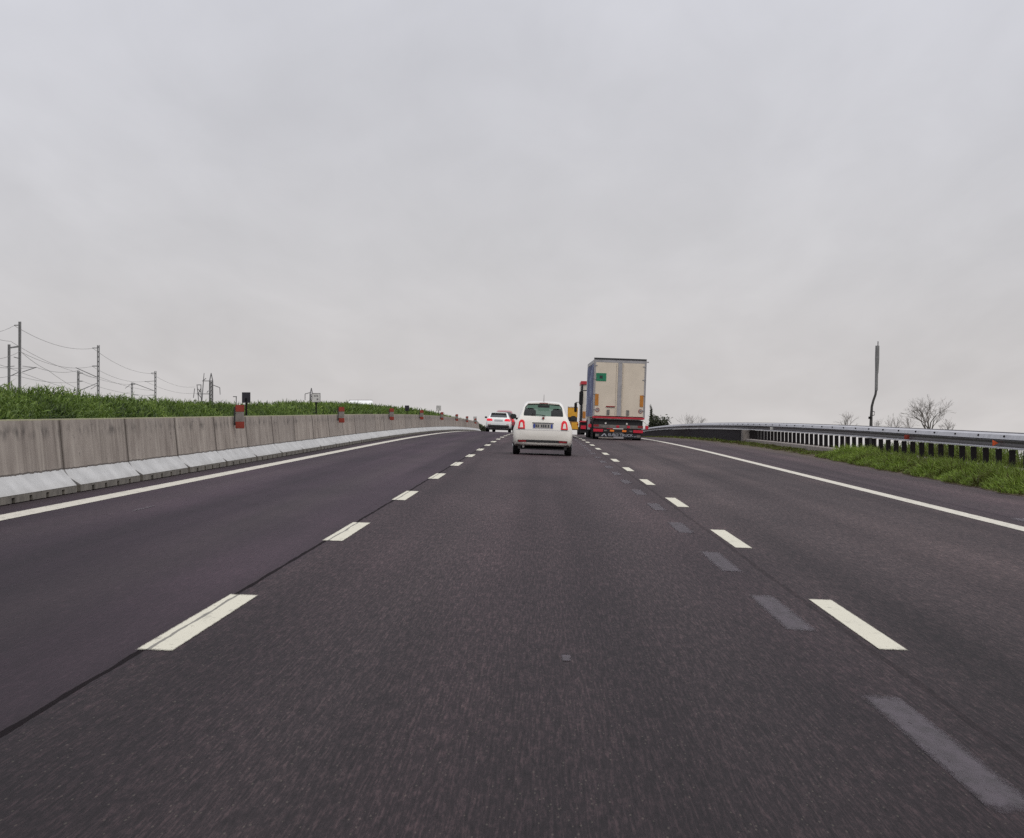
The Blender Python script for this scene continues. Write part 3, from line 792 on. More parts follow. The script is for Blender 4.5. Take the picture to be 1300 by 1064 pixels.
bare_tree('bare_tree', pxpos(889, 430), 430, pxz(528, 430), 1.6, pxz(552, 430), 'faint low bare tree, rightmost of the pair over the far guardrail', M['far_bark'], seed=33, depth=5, r0=.045)
bare_tree('bare_tree', pxpos(1203, 335), 335, pxz(529, 335), 1.1, pxz(556, 335), 'low bare tree at the right side of the largest bare tree', M['bark'], seed=41, depth=5, r0=.06)

def leafy(name, x, y, zt, rad, label, gz=-6.0, n=900, blob=None, cat='tree', group=None, mat='shrub', leaf=.22):
    root = empty(name, (x, y, gz)); H = zt - gz
    MB().tube([(0, 0, 0), (.05, 0, H * .5), (0, .03, H * .8)], [.12, .09, .04], 7).build('trunk', M['bark'], root)
    P = RNG.normal(size=(n, 3)); P /= np.linalg.norm(P, axis=1, keepdims=True); P *= RNG.uniform(.35, 1, (n, 1)) ** .6
    lump = 1 + .22 * np.sin(P[:, :1] * 5 + P[:, 2:] * 4 + x)
    hr = blob or rad
    P = P * lump * np.array([rad, rad, hr]) + np.array([0, 0, H - hr])
    D = RNG.normal(size=(n, 3)); D[:, 2] += .4; D /= np.linalg.norm(D, axis=1, keepdims=True)
    T = np.clip(.35 + .35 * (P[:, 2] - (H - hr)) / hr * .6 + RNG.normal(size=n) * .2, 0, 1)
    o = blades('crown', P, D, RNG.uniform(.6, 1.3, n) * leaf * 1.6, RNG.uniform(.6, 1.2, n) * leaf * .5, T, M[mat], kind=None, parent=root)
    tag(root, label, cat, group)
leafy('dark_tree', pxpos(836, 330), 330, pxz(528, 330), 1.15, 'dark rounded tree just right of the lorry, below the tall spike', n=1500, blob=1.6)
leafy('dark_tree', pxpos(829.5, 335), 335, pxz(531, 335), .8, 'dark bush touching the right side of the lorry', n=900, blob=1.4)
leafy('dark_tree', pxpos(845, 340), 340, pxz(527.5, 340), .75, 'small dark bushy tree, rightmost of the dark clump near the lorry', n=450, blob=1.6)
leafy('cypress_tree', pxpos(826.7, 345), 345, pxz(514, 345), .13, 'tall thin dark cypress spike beside the right edge of the lorry', n=1200, blob=1.9, leaf=.12)
for i, (px, py, yy, rr, hh, lab) in enumerate([(607, 538, 292, .55, .8, 'dark shrub at the very end of the concrete barrier'), (613, 540, 305, .6, .8, 'dark shrub left of the white hatchback'), (605, 527.5 + 8, 320, .4, .7, 'lighter shrub behind the smallest grey sign')]):
    leafy('roadside_shrub', pxpos(px, yy), yy, pxz(py, yy), rr, lab, gz=pxz(553, yy), n=1400, blob=hh, cat='shrub', group='shrubs past the barrier end', leaf=.16)

# ------------------------------------------------------------------ bent mast on the right
ym = 175
mast = empty('bent_mast', (pxpos(1105, ym), ym, -6.0))
def mp(px, py): return (pxpos(px, ym) - pxpos(1105, ym), 0, pxz(py, ym) + 6.0)
MB().tube([(0, 0, 0), mp(1105, 548), mp(1105.6, 528), mp(1106.4, 516), mp(1108.2, 509), mp(1111, 501), mp(1112, 494)], [.11, .10, .085, .075, .07, .07, .075], 8)  .build('lower_pole', M['mast_dark'], mast, smooth=True)
MB().tube([mp(1112, 496), mp(1112.4, 475), mp(1112.9, 460)], [.095, .095, .10], 8).build('middle_sleeve', M['mast'], mast)
MB().tube([mp(1112.7, 474), mp(1113.2, 455), mp(1113.6, 439)], [.10, .13, .12], 8).build('antenna_cover', M['mast'], mast)
MB().tube([mp(1114.2, 440), mp(1114.4, 433.5)], .035, 6).build('tip', M['mast'], mast)
MB().tube([mp(1106, 528), mp(1109.5, 527), mp(1109.8, 523), mp(1107, 522)], .025, 6).build('bracket', M['post'], mast)
MB().box(-.13, .02, -.12, .12, mp(1105, 532)[2], mp(1105, 529)[2]).build('junction_box', M['post'], mast)
tag(mast, 'tall thin grey mast with a kinked lower pole beyond the guardrail', 'mast')

# ------------------------------------------------------------------ railway on the left
RGZ = -1.6
def catenary_mast(px, ptop, y, w, arms, label):
    x = pxpos(px, y); zt = pxz(ptop, y); H = zt - RGZ
    r = empty('railway_mast', (x, y, RGZ))
    mb = MB(); mb.box(-w / 2, -w / 2 + .075, -.08, .08, -.3, H); mb.box(w / 2 - .075, w / 2, -.08, .08, -.3, H)
    mb.build('mast_column', M['mast'], r)
    lt = MB(); z = .3; k = 0
    while z < H - .1:
        lt.box(-w / 2 + .075, w / 2 - .075, -.03, .03, z, z + .12); z += .42
    lt.build('lattice', M['mast'], r)
    for (ax0, ay0, ax1, ay1, rad) in arms:
        MB().tube([((ax0 - px) * y / 3740, 0, pxz(ay0, y) - RGZ), ((ax1 - px) * y / 3740, 0, pxz(ay1, y) - RGZ)], rad, 6).build('cantilever_arm', M['mast'], r)
    tag(r, label, 'railway mast', 'railway masts beyond the median')
    return x, y
catenary_mast(23.6, 408, 190, .17, [(23.5, 412.5, 16.5, 412.5, .035), (23.5, 455, 16, 453, .03), (23.5, 440, 12, 441.5, .035), (27, 472, 45, 466, .03), (27, 464.5, 44, 466.5, .02)], 'tallest railway mast of grey steel, standing over the hedge at far left')
catenary_mast(123.8, 438, 255, .21, [(123, 441.5, 116, 441.5, .04), (123, 464.5, 116, 464.5, .05), (122, 478.5, 95, 466.5, .04), (123, 486, 100, 496, .03), (122, 489, 114, 494, .025)], 'second tallest railway mast with slanted struts down its left side')
catenary_mast(196.5, 471, 330, .22, [(196, 473.5, 191, 473.5, .05), (196, 483.5, 183, 484.5, .03), (195, 496, 168, 486, .04), (196, 501.5, 189, 501.5, .03)], 'third railway mast in line, with one long slanted strut')
catenary_mast(10, 437, 200, .17, [(10, 441, 22, 439, .035), (10, 478, 23, 472, .03), (6, 465.5, 17, 464.5, .025)], 'shorter railway mast at far left, beside the tallest one')
catenary_mast(98.3, 470.5, 265, .2, [(98, 473.5, 104, 473.5, .05), (98, 483.5, 104, 483.7, .04), (99, 496, 112, 490.5, .03)], 'short railway mast left of the second tallest one')
catenary_mast(166.7, 485.5, 345, .22, [(166, 487.5, 171, 487.5, .05), (167, 501, 175, 501.5, .04), (166, 487, 158, 493, .03)], 'smallest railway mast with two short side arms')
def wire(pts, sag, label, rad=.013):
    """wire through (px, py, y) supports, hanging between them"""
    ps = [Vector((pxpos(a, c), c, pxz(b, c))) for a, b, c in pts]; line = []
    for i in range(len(ps) - 1):
        for k in range(13):
            t = k / 12
            if k == 12 and i < len(ps) - 2: continue
            p = ps[i].lerp(ps[i + 1], t); p.z -= sag * 4 * t * (1 - t); line.append(p)
    tag(MB().tube(line, rad, 5).build('overhead_wire', M['wire']), label, 'wire', 'overhead railway wires')
wire([(-60, 408, 165), (16.5, 413, 190), (117, 442, 255), (191.5, 474, 330), (247, 491, 400)], .55, 'topmost overhead wire sagging between the tips of the three tall masts')
wire([(-60, 446, 165), (24, 446, 190), (116, 465, 255), (184, 484, 330), (250, 499, 400)], .5, 'overhead wire along the middle arms of the tall masts')
wire([(-80, 430, 150), (8, 466, 195), (100, 497, 265), (150, 503, 345)], .1, 'steep wire slanting down behind the tallest mast')
wire([(-60, 400, 150), (12, 433, 200), (104, 474, 265), (171, 488, 345)], .3, 'overhead wire along the tops of the shorter masts')
wire([(27, 448, 190), (60, 470, 225), (97, 493, 265)], .1, 'straight wire falling from the tallest mast to the short mast')
wire([(-60, 455, 165), (44, 466, 190), (98, 470, 255), (124, 478, 262), (196, 496, 330)], .25, 'lowest overhead wire passing the slanted struts')
wire([(-60, 470, 165), (17, 476, 200), (104, 484, 265), (189, 502, 330)], .3, 'contact wire close above the hedge at far left')

# pylons and lamp far left
def pylon(px, ptop, y, wbase, wtop, arms, label, gz=-1.6, parts=9):
    x = pxpos(px, y); zt = pxz(ptop, y); H = zt - gz; r = empty('lattice_pylon', (x, y, gz))
    mb = MB(); rad = y * .00011
    def hw(z): return (wbase + (wtop - wbase) * z / H) / 2
    cs = [(-1, -1), (1, -1), (1, 1), (-1, 1)]
    for a, b in cs: mb.tube([(a * hw(0), b * hw(0), 0), (a * hw(H * .93), b * hw(H * .93), H * .93), (0, 0, H)], rad * 1.3, 4)
    for k in range(parts):
        z0, z1 = H * .93 * k / parts, H * .93 * (k + 1) / parts
        for j in range(4):
            a, b = cs[j], cs[(j + 1) % 4]
            mb.tube([(a[0] * hw(z0), a[1] * hw(z0), z0), (b[0] * hw(z1), b[1] * hw(z1), z1)], rad, 4)
            mb.tube([(b[0] * hw(z0), b[1] * hw(z0), z0), (a[0] * hw(z1), a[1] * hw(z1), z1)], rad, 4)
            mb.tube([(a[0] * hw(z1), a[1] * hw(z1), z1), (b[0] * hw(z1), b[1] * hw(z1), z1)], rad, 4)
    mb.build('tower', M['far_steel'], r)
    for (x0, y0, x1, y1) in arms:
        MB().tube([((x0 - px) * y / 3740, 0, pxz(y0, y) - gz), ((x1 - px) * y / 3740, 0, pxz(y1, y) - gz)], rad * 1.1, 4).build('cross_arm', M['far_steel'], r)
    tag(r, label, 'pylon', None)
pylon(267.5, 473.5, 420, .55, .42, [(267, 483.5, 256, 483.5), (257, 483.5, 261, 480), (268, 488, 278.5, 492), (278.5, 492, 279, 501), (267, 500, 249, 500), (262, 498.5, 264, 496)], 'tall lattice pylon with side arms over the hedge', parts=26)
r = empty('tilted_gantry', (pxpos(253, 415), 415, -1.6))
def gp(px, py, y=415): return (pxpos(px, y) - pxpos(253, 415), y - 415, pxz(py, y) + 1.6)
mb = MB()
for a, b in (((249.5, 488.5), (252, 512)), ((254.5, 488.5), (255, 512)), ((249, 488.5), (255, 488.5)), ((250, 493), (254.5, 498)), ((254.5, 493), (251, 500)), ((251, 500), (254.8, 505))):
    mb.tube([gp(*a), gp(*b)], .055, 4)
mb.build('frame', M['far_steel'], r)
MB().tube([gp(255.5, 512), gp(257.5, 486), gp(258.5, 473.5)], [.08, .065, .045], 5).build('slanted_pole', M['far_steel'], r)
MB().tube([gp(245, 505), gp(246.5, 493)], .05, 4).build('short_pole', M['far_steel'], r)
tag(r, 'narrow V-shaped steel gantry with slanted pole left of the lattice pylon', 'gantry')
r = empty('street_lamp', (pxpos(299.5, 330), 330, -1.6))
MB().tube([(0, 0, 0), (0, 0, pxz(504, 330) + 1.6)], [.08, .055], 6).build('pole', M['far_steel'], r)
MB().box(-.36, .06, -.12, .12, pxz(504, 330) + 1.6, pxz(503, 330) + 1.6).build('lamp_head', M['far_steel'], r)
tag(r, 'small street lamp beside the nearest black square sign', 'street lamp')
pylon(395, 492.5, 520, .55, .45, [(395, 498, 387, 500), (387, 500, 387, 508)], 'faint lattice pylon directly behind the pale square sign', parts=22)

# ------------------------------------------------------------------ cars
def smooth_interp(xs, ys, x):
    """monotone-ish cubic through the key values"""
    xs = np.array(xs, float); ys = np.array(ys, float)
    d = np.gradient(ys, xs); i = int(np.clip(np.searchsorted(xs, x) - 1, 0, len(xs) - 2))
    h = xs[i + 1] - xs[i]; t = (x - xs[i]) / h; dl = (ys[i + 1] - ys[i]) / h
    m0 = 0 if dl == 0 else np.clip(d[i] / dl, 0, 3) * dl; m1 = 0 if dl == 0 else np.clip(d[i + 1] / dl, 0, 3) * dl
    return float((2 * t ** 3 - 3 * t ** 2 + 1) * ys[i] + (t ** 3 - 2 * t ** 2 + t) * h * m0 + (-2 * t ** 3 + 3 * t ** 2) * ys[i + 1] + (t ** 3 - t ** 2) * h * m1)

def car_shell(S, n=46, inset=0.0, cabin=False):
    """S: dict of key curves along y (0 = tail): top, bottom, half width, roof half width; beltline"""
    y0, y1 = (S['y'][0], S['y'][-1]) if not cabin else S['cabin']
    a = (1 - np.cos(np.linspace(0, math.pi, n))) / 2
    ys = y0 + (y1 - y0) * (a * .6 + np.linspace(0, 1, n) * .4)
    rings = []
    for y in ys:
        zt = smooth_interp(S['y'], S['top'], y); zb = smooth_interp(S['y'], S['bot'], y)
        w = smooth_interp(S['y'], S['w'], y); wr = smooth_interp(S['y'], S['wr'], y); B = S['belt']; BF = S.get('tumble', .90)
        zB = min(B, zt - .05); k = (zB - zb) / (B - zb)
        def lz(z): return zb + (z - zb) * k
        if cabin:
            zt -= .05; w -= .07; wr -= .05
            half = [(0, .42), (w, .42), (w, .75), (BF * w, zB), (wr + .02, zB + (zt - zB) * .75), (wr - .04, zt - .03), (0, zt)]
        else:
            g_ = zt - zB
            half = [(0, zb), (.72 * w, zb), (.92 * w, zb + .03), (.985 * w, lz(zb + .13)), (w, lz(zb + .27)), (w * .995, lz(zb + (B - zb) * .62)), ((.965 if BF > .88 else .940) * w, lz(zb + (B - zb) * .82)), (BF * w, zB),
                    (BF * w + (wr - BF * w) * .42, zB + g_ * .42), (BF * w + (wr - BF * w) * .80, zB + g_ * .78), (wr - .015, zB + g_ * .91), (wr * .85, zt - .020), (wr * .5, zt - .005), (0, zt)]
        rings.append([(x, y, z) for x, z in half] + [(-x, y, z) for x, z in half[-2:0:-1]])
    m = len(rings[0]); vs = [p for r_ in rings for p in r_]; fs = []
    for i in range(n - 1):
        for k in range(m):
            k2 = (k + 1) % m; fs.append((i * m + k, i * m + k2, (i + 1) * m + k2, (i + 1) * m + k))
    fs.append(tuple(range(m - 1, -1, -1))); fs.append(tuple((n - 1) * m + k for k in range(m)))
    me = bpy.data.meshes.new('shell'); me.from_pydata(vs, [], fs)
    bm = bmesh.new(); bm.from_mesh(me); bmesh.ops.recalc_face_normals(bm, faces=bm.faces); bm.to_mesh(me); bm.free()
    return me

def boolean_cut(me, cutters):
    """difference of a mesh and several cutter meshes"""
    tmp = bpy.data.objects.new('tmp', me); COL.objects.link(tmp); cs = []
    for c in cutters:
        o = bpy.data.objects.new('cut', c); COL.objects.link(o); cs.append(o)
        md = tmp.modifiers.new('b', 'BOOLEAN'); md.operation = 'DIFFERENCE'; md.object = o; md.solver = 'EXACT'
    dg = bpy.context.evaluated_depsgraph_get(); dg.update()
    res = bpy.data.meshes.new_from_object(tmp.evaluated_get(dg))
    for o in [tmp] + cs: bpy.data.objects.remove(o)
    return res

def mb_mesh(mb):
    me = bpy.data.meshes.new('m'); me.from_pydata(mb.v, [], mb.f)
    bm = bmesh.new(); bm.from_mesh(me); bmesh.ops.recalc_face_normals(bm, faces=bm.faces); bm.to_mesh(me); bm.free(); return me

def projected(name, outline, bvh, axis, mat, parent, off=.004, step=.05, start=-1.0, hole=None):
    """lay a flat outline onto the bodywork; axis 'y': outline (x,z) thrown forward from the tail; 'f': from the nose; 'l','r': outline (y,z) from the side"""
    bm = bmesh.new()
    f = bm.faces.new([bm.verts.new((p[0], p[1], 0)) for p in outline])
    us = [p[0] for p in outline]; vs = [p[1] for p in outline]
    for k, (lo, hi) in enumerate(((min(us), max(us)), (min(vs), max(vs)))):
        q = lo + step
        while q < hi - step * .3:
            no = (1, 0, 0) if k == 0 else (0, 1, 0); pt = (q, 0, 0) if k == 0 else (0, q, 0)
            bmesh.ops.bisect_plane(bm, geom=bm.verts[:] + bm.edges[:] + bm.faces[:], plane_co=pt, plane_no=no)
            q += step
    for v in bm.verts:
        u, w = v.co.x, v.co.y
        if axis == 'y': o, d = Vector((u, -2, w)), Vector((0, 1, 0))
        elif axis == 'f': o, d = Vector((u, 8, w)), Vector((0, -1, 0))
        elif axis == 'r': o, d = Vector((3, u, w)), Vector((-1, 0, 0))
        else: o, d = Vector((-3, u, w)), Vector((1, 0, 0))
        hit = bvh.ray_cast(o, d)
        p = hit[0] if hit[0] is not None else o + d * 2.2
        v.co = p - d * off
    bmesh.ops.recalc_face_normals(bm, faces=bm.faces)
    me = bpy.data.meshes.new(name); bm.to_mesh(me); bm.free()
    for pl in me.polygons: pl.use_smooth = True
    return link_mesh(name, me, mat, parent)

def mirror(outline): return [(-p[0], p[1]) for p in outline][::-1]

def wheel(parent, x, y, r, w, side):
    wb = MB(); n = 28; prof = [(-w / 2, r * .70), (-w / 2, r * .93), (-w * .38, r), (w * .38, r), (w / 2, r * .93), (w / 2, r * .70)]
    vs = []; fs = []
    for k in range(n):
        t = 2 * math.pi * k / n
        vs += [(a, math.cos(t) * b, math.sin(t) * b) for a, b in prof]
    for k in range(n):
        for j in range(6):
            fs.append((k * 6 + j, k * 6 + (j + 1) % 6, ((k + 1) % n) * 6 + (j + 1) % 6, ((k + 1) % n) * 6 + j))
    wh = MB().disc((0, 0), r * .72, -w * .32, w * .32, 'x', 22).build('wheel', M['rim'], parent)
    wh.location = (x, y, r)
    t = MB().add(vs, fs).build('tyre', M['rubber'], wh, smooth=False)
    sp = MB()
    for k in range(5):
        a = 2 * math.pi * k / 5; c, s = math.cos(a), math.sin(a)
        sp.tube([(side * w * .42, 0, 0), (side * w * .36, c * r * .68, s * r * .68)], [r * .13, r * .08], 5)
    sp.build('spoke', M['rim'], wh)
    return wh

def place(root, x, y, yaw=0.0):
    root.location = (x, y, rz(x, y)); root.rotation_euler = (math.atan(slope_at(y + 1.5)), math.atan(BANK), yaw)

def build_car(name, S, paint, label, cat, rear, wheels, glass='glass', cut=True, seats=True):
    root = empty(name)
    shell = car_shell(S); bm = bmesh.new(); bm.from_mesh(shell); bvh = BVHTree.FromBMesh(bm); bm.free()
    cutters = []
    r, tw, yr, yf, tx = wheels
    for yy in (yr, yf):
        for sx_ in (-1, 1):
            cutters.append(mb_mesh(MB().disc((yy, r), r * 1.13, sx_ * (tx - .16), sx_ * (tx + .4), 'x', 24)))
    if cut:
        cutters.append(car_shell(S, 24, cabin=True))
        cutters.append(mb_mesh(MB().prism(rear['win'], -.3, S['cabin'][0] + .45, 'y')))
        cutters.append(mb_mesh(MB().prism(rear['screen'], S['cabin'][1] - .7, S['cabin'][1] + .8, 'y')))
        for o_ in rear['sides']: cutters.append(mb_mesh(MB().prism(o_, -1.5, 1.5, 'x')))
    me = boolean_cut(shell, cutters)
    for p in me.polygons: p.use_smooth = True
    bm = bmesh.new(); bm.from_mesh(me)
    for e in bm.edges:
        if e.calc_face_angle(0) > .6: e.smooth = False
    bm.to_mesh(me); bm.free()
    me.materials.clear()
    body = link_mesh('body', me, paint, root)
    projected('rear_window', rear['win'], bvh, 'y', M[glass], root, -.004 if cut else .006)
    projected('windscreen', rear['screen'], bvh, 'f', M[glass], root, -.004 if cut else .006)
    for o_ in rear['sides']:
        for ax in 'lr': projected('side_window', o_, bvh, ax, M[glass], root, -.004 if cut else .006)
    for yy in (yr, yf):
        for sx_ in (-1, 1): wheel(root, sx_ * tx, yy, r, tw, sx_)
    if seats and cut:
        for sx_ in (-1, 1):
            s = MB().box(sx_ * .34 - .24, sx_ * .34 + .24, 1.28, 1.42, .45, 1.0); s.box(sx_ * .34 - .24, sx_ * .34 + .24, 1.3, 1.8, .42, .52)
            st = s.build('front_seat', M['seat'], root, bevel=.05)
            MB().box(sx_ * .36 - .15, sx_ * .36 + .15, 1.27, 1.37, 1.0, 1.27).build('headrest', M['seat'], st, bevel=.05)
            MB().box(sx_ * .385 - .15, sx_ * .385 + .15, .62, .71, 1.0, 1.28).build('rear_headrest', M['seat'], root, bevel=.045)
        MB().box(-.55, .55, .60, .74, .45, 1.03).build('rear_bench', M['seat'], root, bevel=.05)
        MB().box(-.6, .6, S['cabin'][1] - .38, S['cabin'][1] - .02, .45, 1.0).build('dashboard', M['seat'], root, bevel=.05)
    MB().box(-tx + .05, tx - .05, .10, S['y'][-1] - .2, .16, .32).build('underbody', M['black'], root)
    tag(root, label, cat)
    return root, bvh

# --- the white rounded three-door hatchback in the middle lane
S500 = dict(y=[0, .03, .07, .12, .20, .34, .50, .68, .9, 1.3, 1.7, 2.0, 2.35, 2.62, 2.9, 3.2, 3.42, 3.52, 3.55],
            top=[.66, .74, .90, 1.00, 1.10, 1.25, 1.375, 1.435, 1.465, 1.485, 1.475, 1.42, 1.20, 1.02, .96, .88, .76, .62, .52],
            bot=[.33, .28, .26, .25, .23, .2, .2, .19, .19, .19, .19, .19, .19, .2, .2, .22, .25, .3, .36],
            w=[.70, .755, .785, .80, .812, .815, .815, .812, .81, .81, .81, .81, .81, .81, .805, .78, .70, .60, .52],
            wr=[.60, .61, .605, .59, .58, .55, .53, .52, .515, .515, .515, .52, .57, .62, .60, .56, .48, .4, .34], belt=.97, tumble=.86, cabin=(.24, 2.55))
win500 = [(-.535, 1.065), (.535, 1.065), (.545, 1.10), (.505, 1.31), (.455, 1.372), (.25, 1.392), (-.25, 1.392), (-.455, 1.372), (-.505, 1.31), (-.545, 1.10)]
scr500 = [(-.6, 1.06), (.6, 1.06), (.50, 1.38), (-.50, 1.38)]
sd500 = [[(.62, 1.02), (1.28, 1.0), (1.28, 1.34), (.86, 1.36)], [(1.36, 1.0), (2.32, 1.0), (2.0, 1.30), (1.8, 1.36), (1.36, 1.36)]]
fiat, bv = build_car('small_hatchback', S500, M['white_paint'], 'small rounded white hatchback driving in the middle lane', 'car', dict(win=win500, screen=scr500, sides=sd500), (.285, .18, .62, 2.92, .715))
lo = [(-.685, .715), (-.49, .715), (-.505, .90), (-.545, .955), (-.615, .955), (-.655, .90)]
li = [(-.635, .745), (-.54, .745), (-.555, .86), (-.575, .885), (-.60, .885), (-.618, .86)]
lb = [(-.675, .700), (-.49, .700), (-.49, .716), (-.683, .716)]
for k, q in enumerate((lo, mirror(lo))):
    t_ = projected('tail_light', q, bv, 'y', M['lamp_red'], fiat, .012)
    projected('lamp_insert', (li, mirror(li))[k], bv, 'y', M['white_paint'], t_, .020)
    projected('reversing_lamp', (lb, mirror(lb))[k], bv, 'y', M['black'], t_, .016)
projected('bumper_slot', [(-.68, .345), (.68, .345), (.68, .405), (.4, .415), (-.4, .415), (-.68, .405)], bv, 'y', M['black'], fiat, .006)
for s in (-1, 1):
    q = [(s * .66, .35), (s * .45, .352), (s * .45, .40), (s * .66, .40)]
    projected('bumper_reflector', q if s > 0 else q[::-1], bv, 'y', M['lamp_dark_red'], fiat, .011)
projected('plate_recess', [(-.28, .72), (.28, .72), (.28, .875), (-.28, .875)], bv, 'y', M['trailer_frame'], fiat, .005)
pl = MB().box(-.262, .262, -.012, .0, -.058, .058).build('number_plate', M['plate'], fiat)
pl.location = (0, .035, .795)
MB().box(-.262, -.215, -.0145, -.0122, -.056, .056).build('plate_band', M['plate_band'], pl)
MB().box(.215, .262, -.0145, -.0122, -.056, .056).build('plate_band', M['plate_band'], pl)
mk = MB()
for u in (-.185, -.13, -.035, .02, .075, .15): mk.box(u - .019, u + .019, -.0145, -.0122, -.036, .040)
mk.build('plate_characters', M['plate_mark'], pl)
MB().box(-.29, .29, -.03, .03, .872, .895).build('plate_lamp_bar', M['chrome'], fiat).location = (0, .075, 0)
projected('hatch_seam', [(-.72, .678), (.72, .678), (.72, .688), (-.72, .688)], bv, 'y', M['trailer_frame'], fiat, .004)
projected('lower_valance', [(-.66, .24), (.66, .24), (.66, .285), (-.66, .285)], bv, 'y', M['black'], fiat, .006)
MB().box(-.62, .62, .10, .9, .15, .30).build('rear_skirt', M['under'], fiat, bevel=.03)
bdg = MB().disc((0, 1.012), .036, .075, .10, 'y', 18).build('badge', M['chrome'], fiat)
MB().disc((0, 1.012), .027, .068, .0745, 'y', 16).build('badge_centre', M['lamp_dark_red'], bdg)
MB().tube([(.05, .13, 1.075), (-.05, .16, 1.095), (-.34, .185, 1.11)], [.016, .012, .010], 6).build('wiper', M['black'], fiat)
MB().prism([(-.45, 1.385), (0, 1.402), (.45, 1.385), (.42, 1.420), (0, 1.448), (-.42, 1.420)], .38, .72, 'y').build('roof_spoiler', M['white_paint'], fiat, bevel=.008)
MB().box(-.11, .11, .372, .379, 1.412, 1.428).build('high_brake_light', M['lamp_dark_red'], fiat)
MB().tube([(0, .80, 1.46), (0, .64, 1.66)], [.008, .004], 5).build('aerial', M['black'], fiat)
MB().tube([(-.52, .14, .22), (-.52, .02, .22)], .03, 8).build('exhaust', M['chrome'], fiat)
MB().box(-.16, .16, .3, .42, 1.30, 1.37).build('ceiling_lamp', M['black'], fiat)
for s in (-1, 1):
    m_ = MB().box(s * .84 - .085, s * .84 + .085, 2.13, 2.22, .965, 1.10).build('wing_mirror', M['black'], fiat, bevel=.03)
    MB().box(s * .84 - .07, s * .84 + .07, 2.122, 2.128, .985, 1.085).build('mirror_glass', M['dark_glass'], m_)
    MB().box(min(s * .71, s * .78), max(s * .71, s * .78), 2.14, 2.2, .97, 1.0).build('mirror_arm', M['black'], m_)
place(fiat, -.02, 80.4)

# --- the white hatchback further left
SA3 = dict(y=[0, .03, .08, .14, .24, .42, .62, .85, 1.2, 1.8, 2.2, 2.55, 2.95, 3.25, 3.6, 4.0, 4.2, 4.27, 4.3],
           top=[.70, .82, .94, 1.0, 1.08, 1.22, 1.33, 1.385, 1.41, 1.425, 1.41, 1.36, 1.12, .98, .93, .84, .72, .6, .52],
           bot=[.34, .3, .27, .25, .23, .21, .2, .2, .2, .2, .2, .2, .2, .2, .2, .22, .26, .3, .34],
           w=[.78, .83, .86, .875, .885, .89, .89, .89, .89, .89, .89, .89, .89, .89, .88, .86, .78, .68, .6],
           wr=[.66, .66, .66, .65, .64, .61, .59, .58, .58, .585, .585, .58, .62, .66, .64, .58, .5, .44, .4], belt=.95, cabin=(.3, 3.1))
winA = [(-.60, 1.04), (.60, 1.04), (.54, 1.30), (.40, 1.335), (-.40, 1.335), (-.54, 1.30)]
scrA = [(-.62, 1.03), (.62, 1.03), (.54, 1.34), (-.54, 1.34)]
sdA = [[(.75, 1.0), (1.7, .98), (1.7, 1.31), (1.05, 1.31)], [(1.78, .98), (2.9, .98), (2.45, 1.28), (2.2, 1.32), (1.78, 1.32)]]
audi, bva = build_car('white_hatchback', SA3, M['cool_white'], 'white hatchback with dark rear window, ahead in the left lane', 'car', dict(win=winA, screen=scrA, sides=sdA), (.315, .2, .72, 3.32, .78), glass='dark_glass', cut=False)
ta = [(-.85, .77), (-.44, .78), (-.42, .86), (-.50, .94), (-.84, .94)]
for q in (ta, mirror(ta)):
    t_ = projected('tail_light', q, bva, 'y', M['lamp_bright'], audi, .012)
projected('plate_recess', [(-.30, .74), (.30, .74), (.30, .88), (-.30, .88)], bva, 'y', M['trailer_frame'], audi, .006)
pl = MB().box(-.26, .26, -.012, 0, -.055, .055).build('number_plate', M['van_grey'], audi); pl.location = (0, .05, .80)
projected('rear_diffuser', [(-.78, .30), (.78, .30), (.76, .47), (.5, .50), (-.5, .50), (-.76, .47)], bva, 'y', M['black'], audi, .007)
for s in (-1, 1):
    q = [(s * .74, .50), (s * .56, .52), (s * .56, .55), (s * .74, .54)]
    projected('bumper_reflector', q if s > 0 else q[::-1], bva, 'y', M['lamp_dark_red'], audi, .010)
    MB().box(s * .95 - .09, s * .95 + .09, 2.75, 2.86, .96, 1.09).build('wing_mirror', M['black'], audi, bevel=.03)
MB().prism([(-.54, 1.335), (.54, 1.335), (.5, 1.385), (0, 1.41), (-.5, 1.385)], .46, .85, 'y').build('roof_spoiler', M['cool_white'], audi, bevel=.008)
MB().box(-.7, .7, .10, .9, .14, .32).build('rear_skirt', M['black'], audi, bevel=.03)
place(audi, pxpos(632.4, 208), 208)

# --- the red car behind it
SR = dict(SA3); SR['top'] = [v * 1.19 if v > 1.0 else v * 1.06 for v in SA3['top']]
redc, bvr = build_car('red_hatchback', SR, M['red_paint'], 'dark red car mostly hidden behind the white hatchback in the left lane', 'car',
                      dict(win=[(x, z * 1.16) for x, z in winA], screen=[(x, z * 1.16) for x, z in scrA], sides=[[(a, b * 1.16) for a, b in q] for q in sdA]), (.33, .21, .72, 3.32, .78), glass='dark_glass', cut=False)
tr_ = [(-.82, .80), (-.60, .80), (-.62, 1.02), (-.78, 1.02)]
for q in (tr_, mirror(tr_)): projected('tail_light', q, bvr, 'y', M['lamp_red'], redc, .012)
projected('rear_bumper', [(-.78, .32), (.78, .32), (.78, .55), (-.78, .55)], bvr, 'y', M['black'], redc, .007)
pl = MB().box(-.26, .26, -.012, 0, -.055, .055).build('number_plate', M['plate'], redc); pl.location = (0, .05, .80)
for s in (-1, 1): MB().box(s * .95 - .09, s * .95 + .09, 2.75, 2.86, 1.0, 1.14).build('wing_mirror', M['black'], redc, bevel=.03)
place(redc, pxpos(639.2, 226), 226)

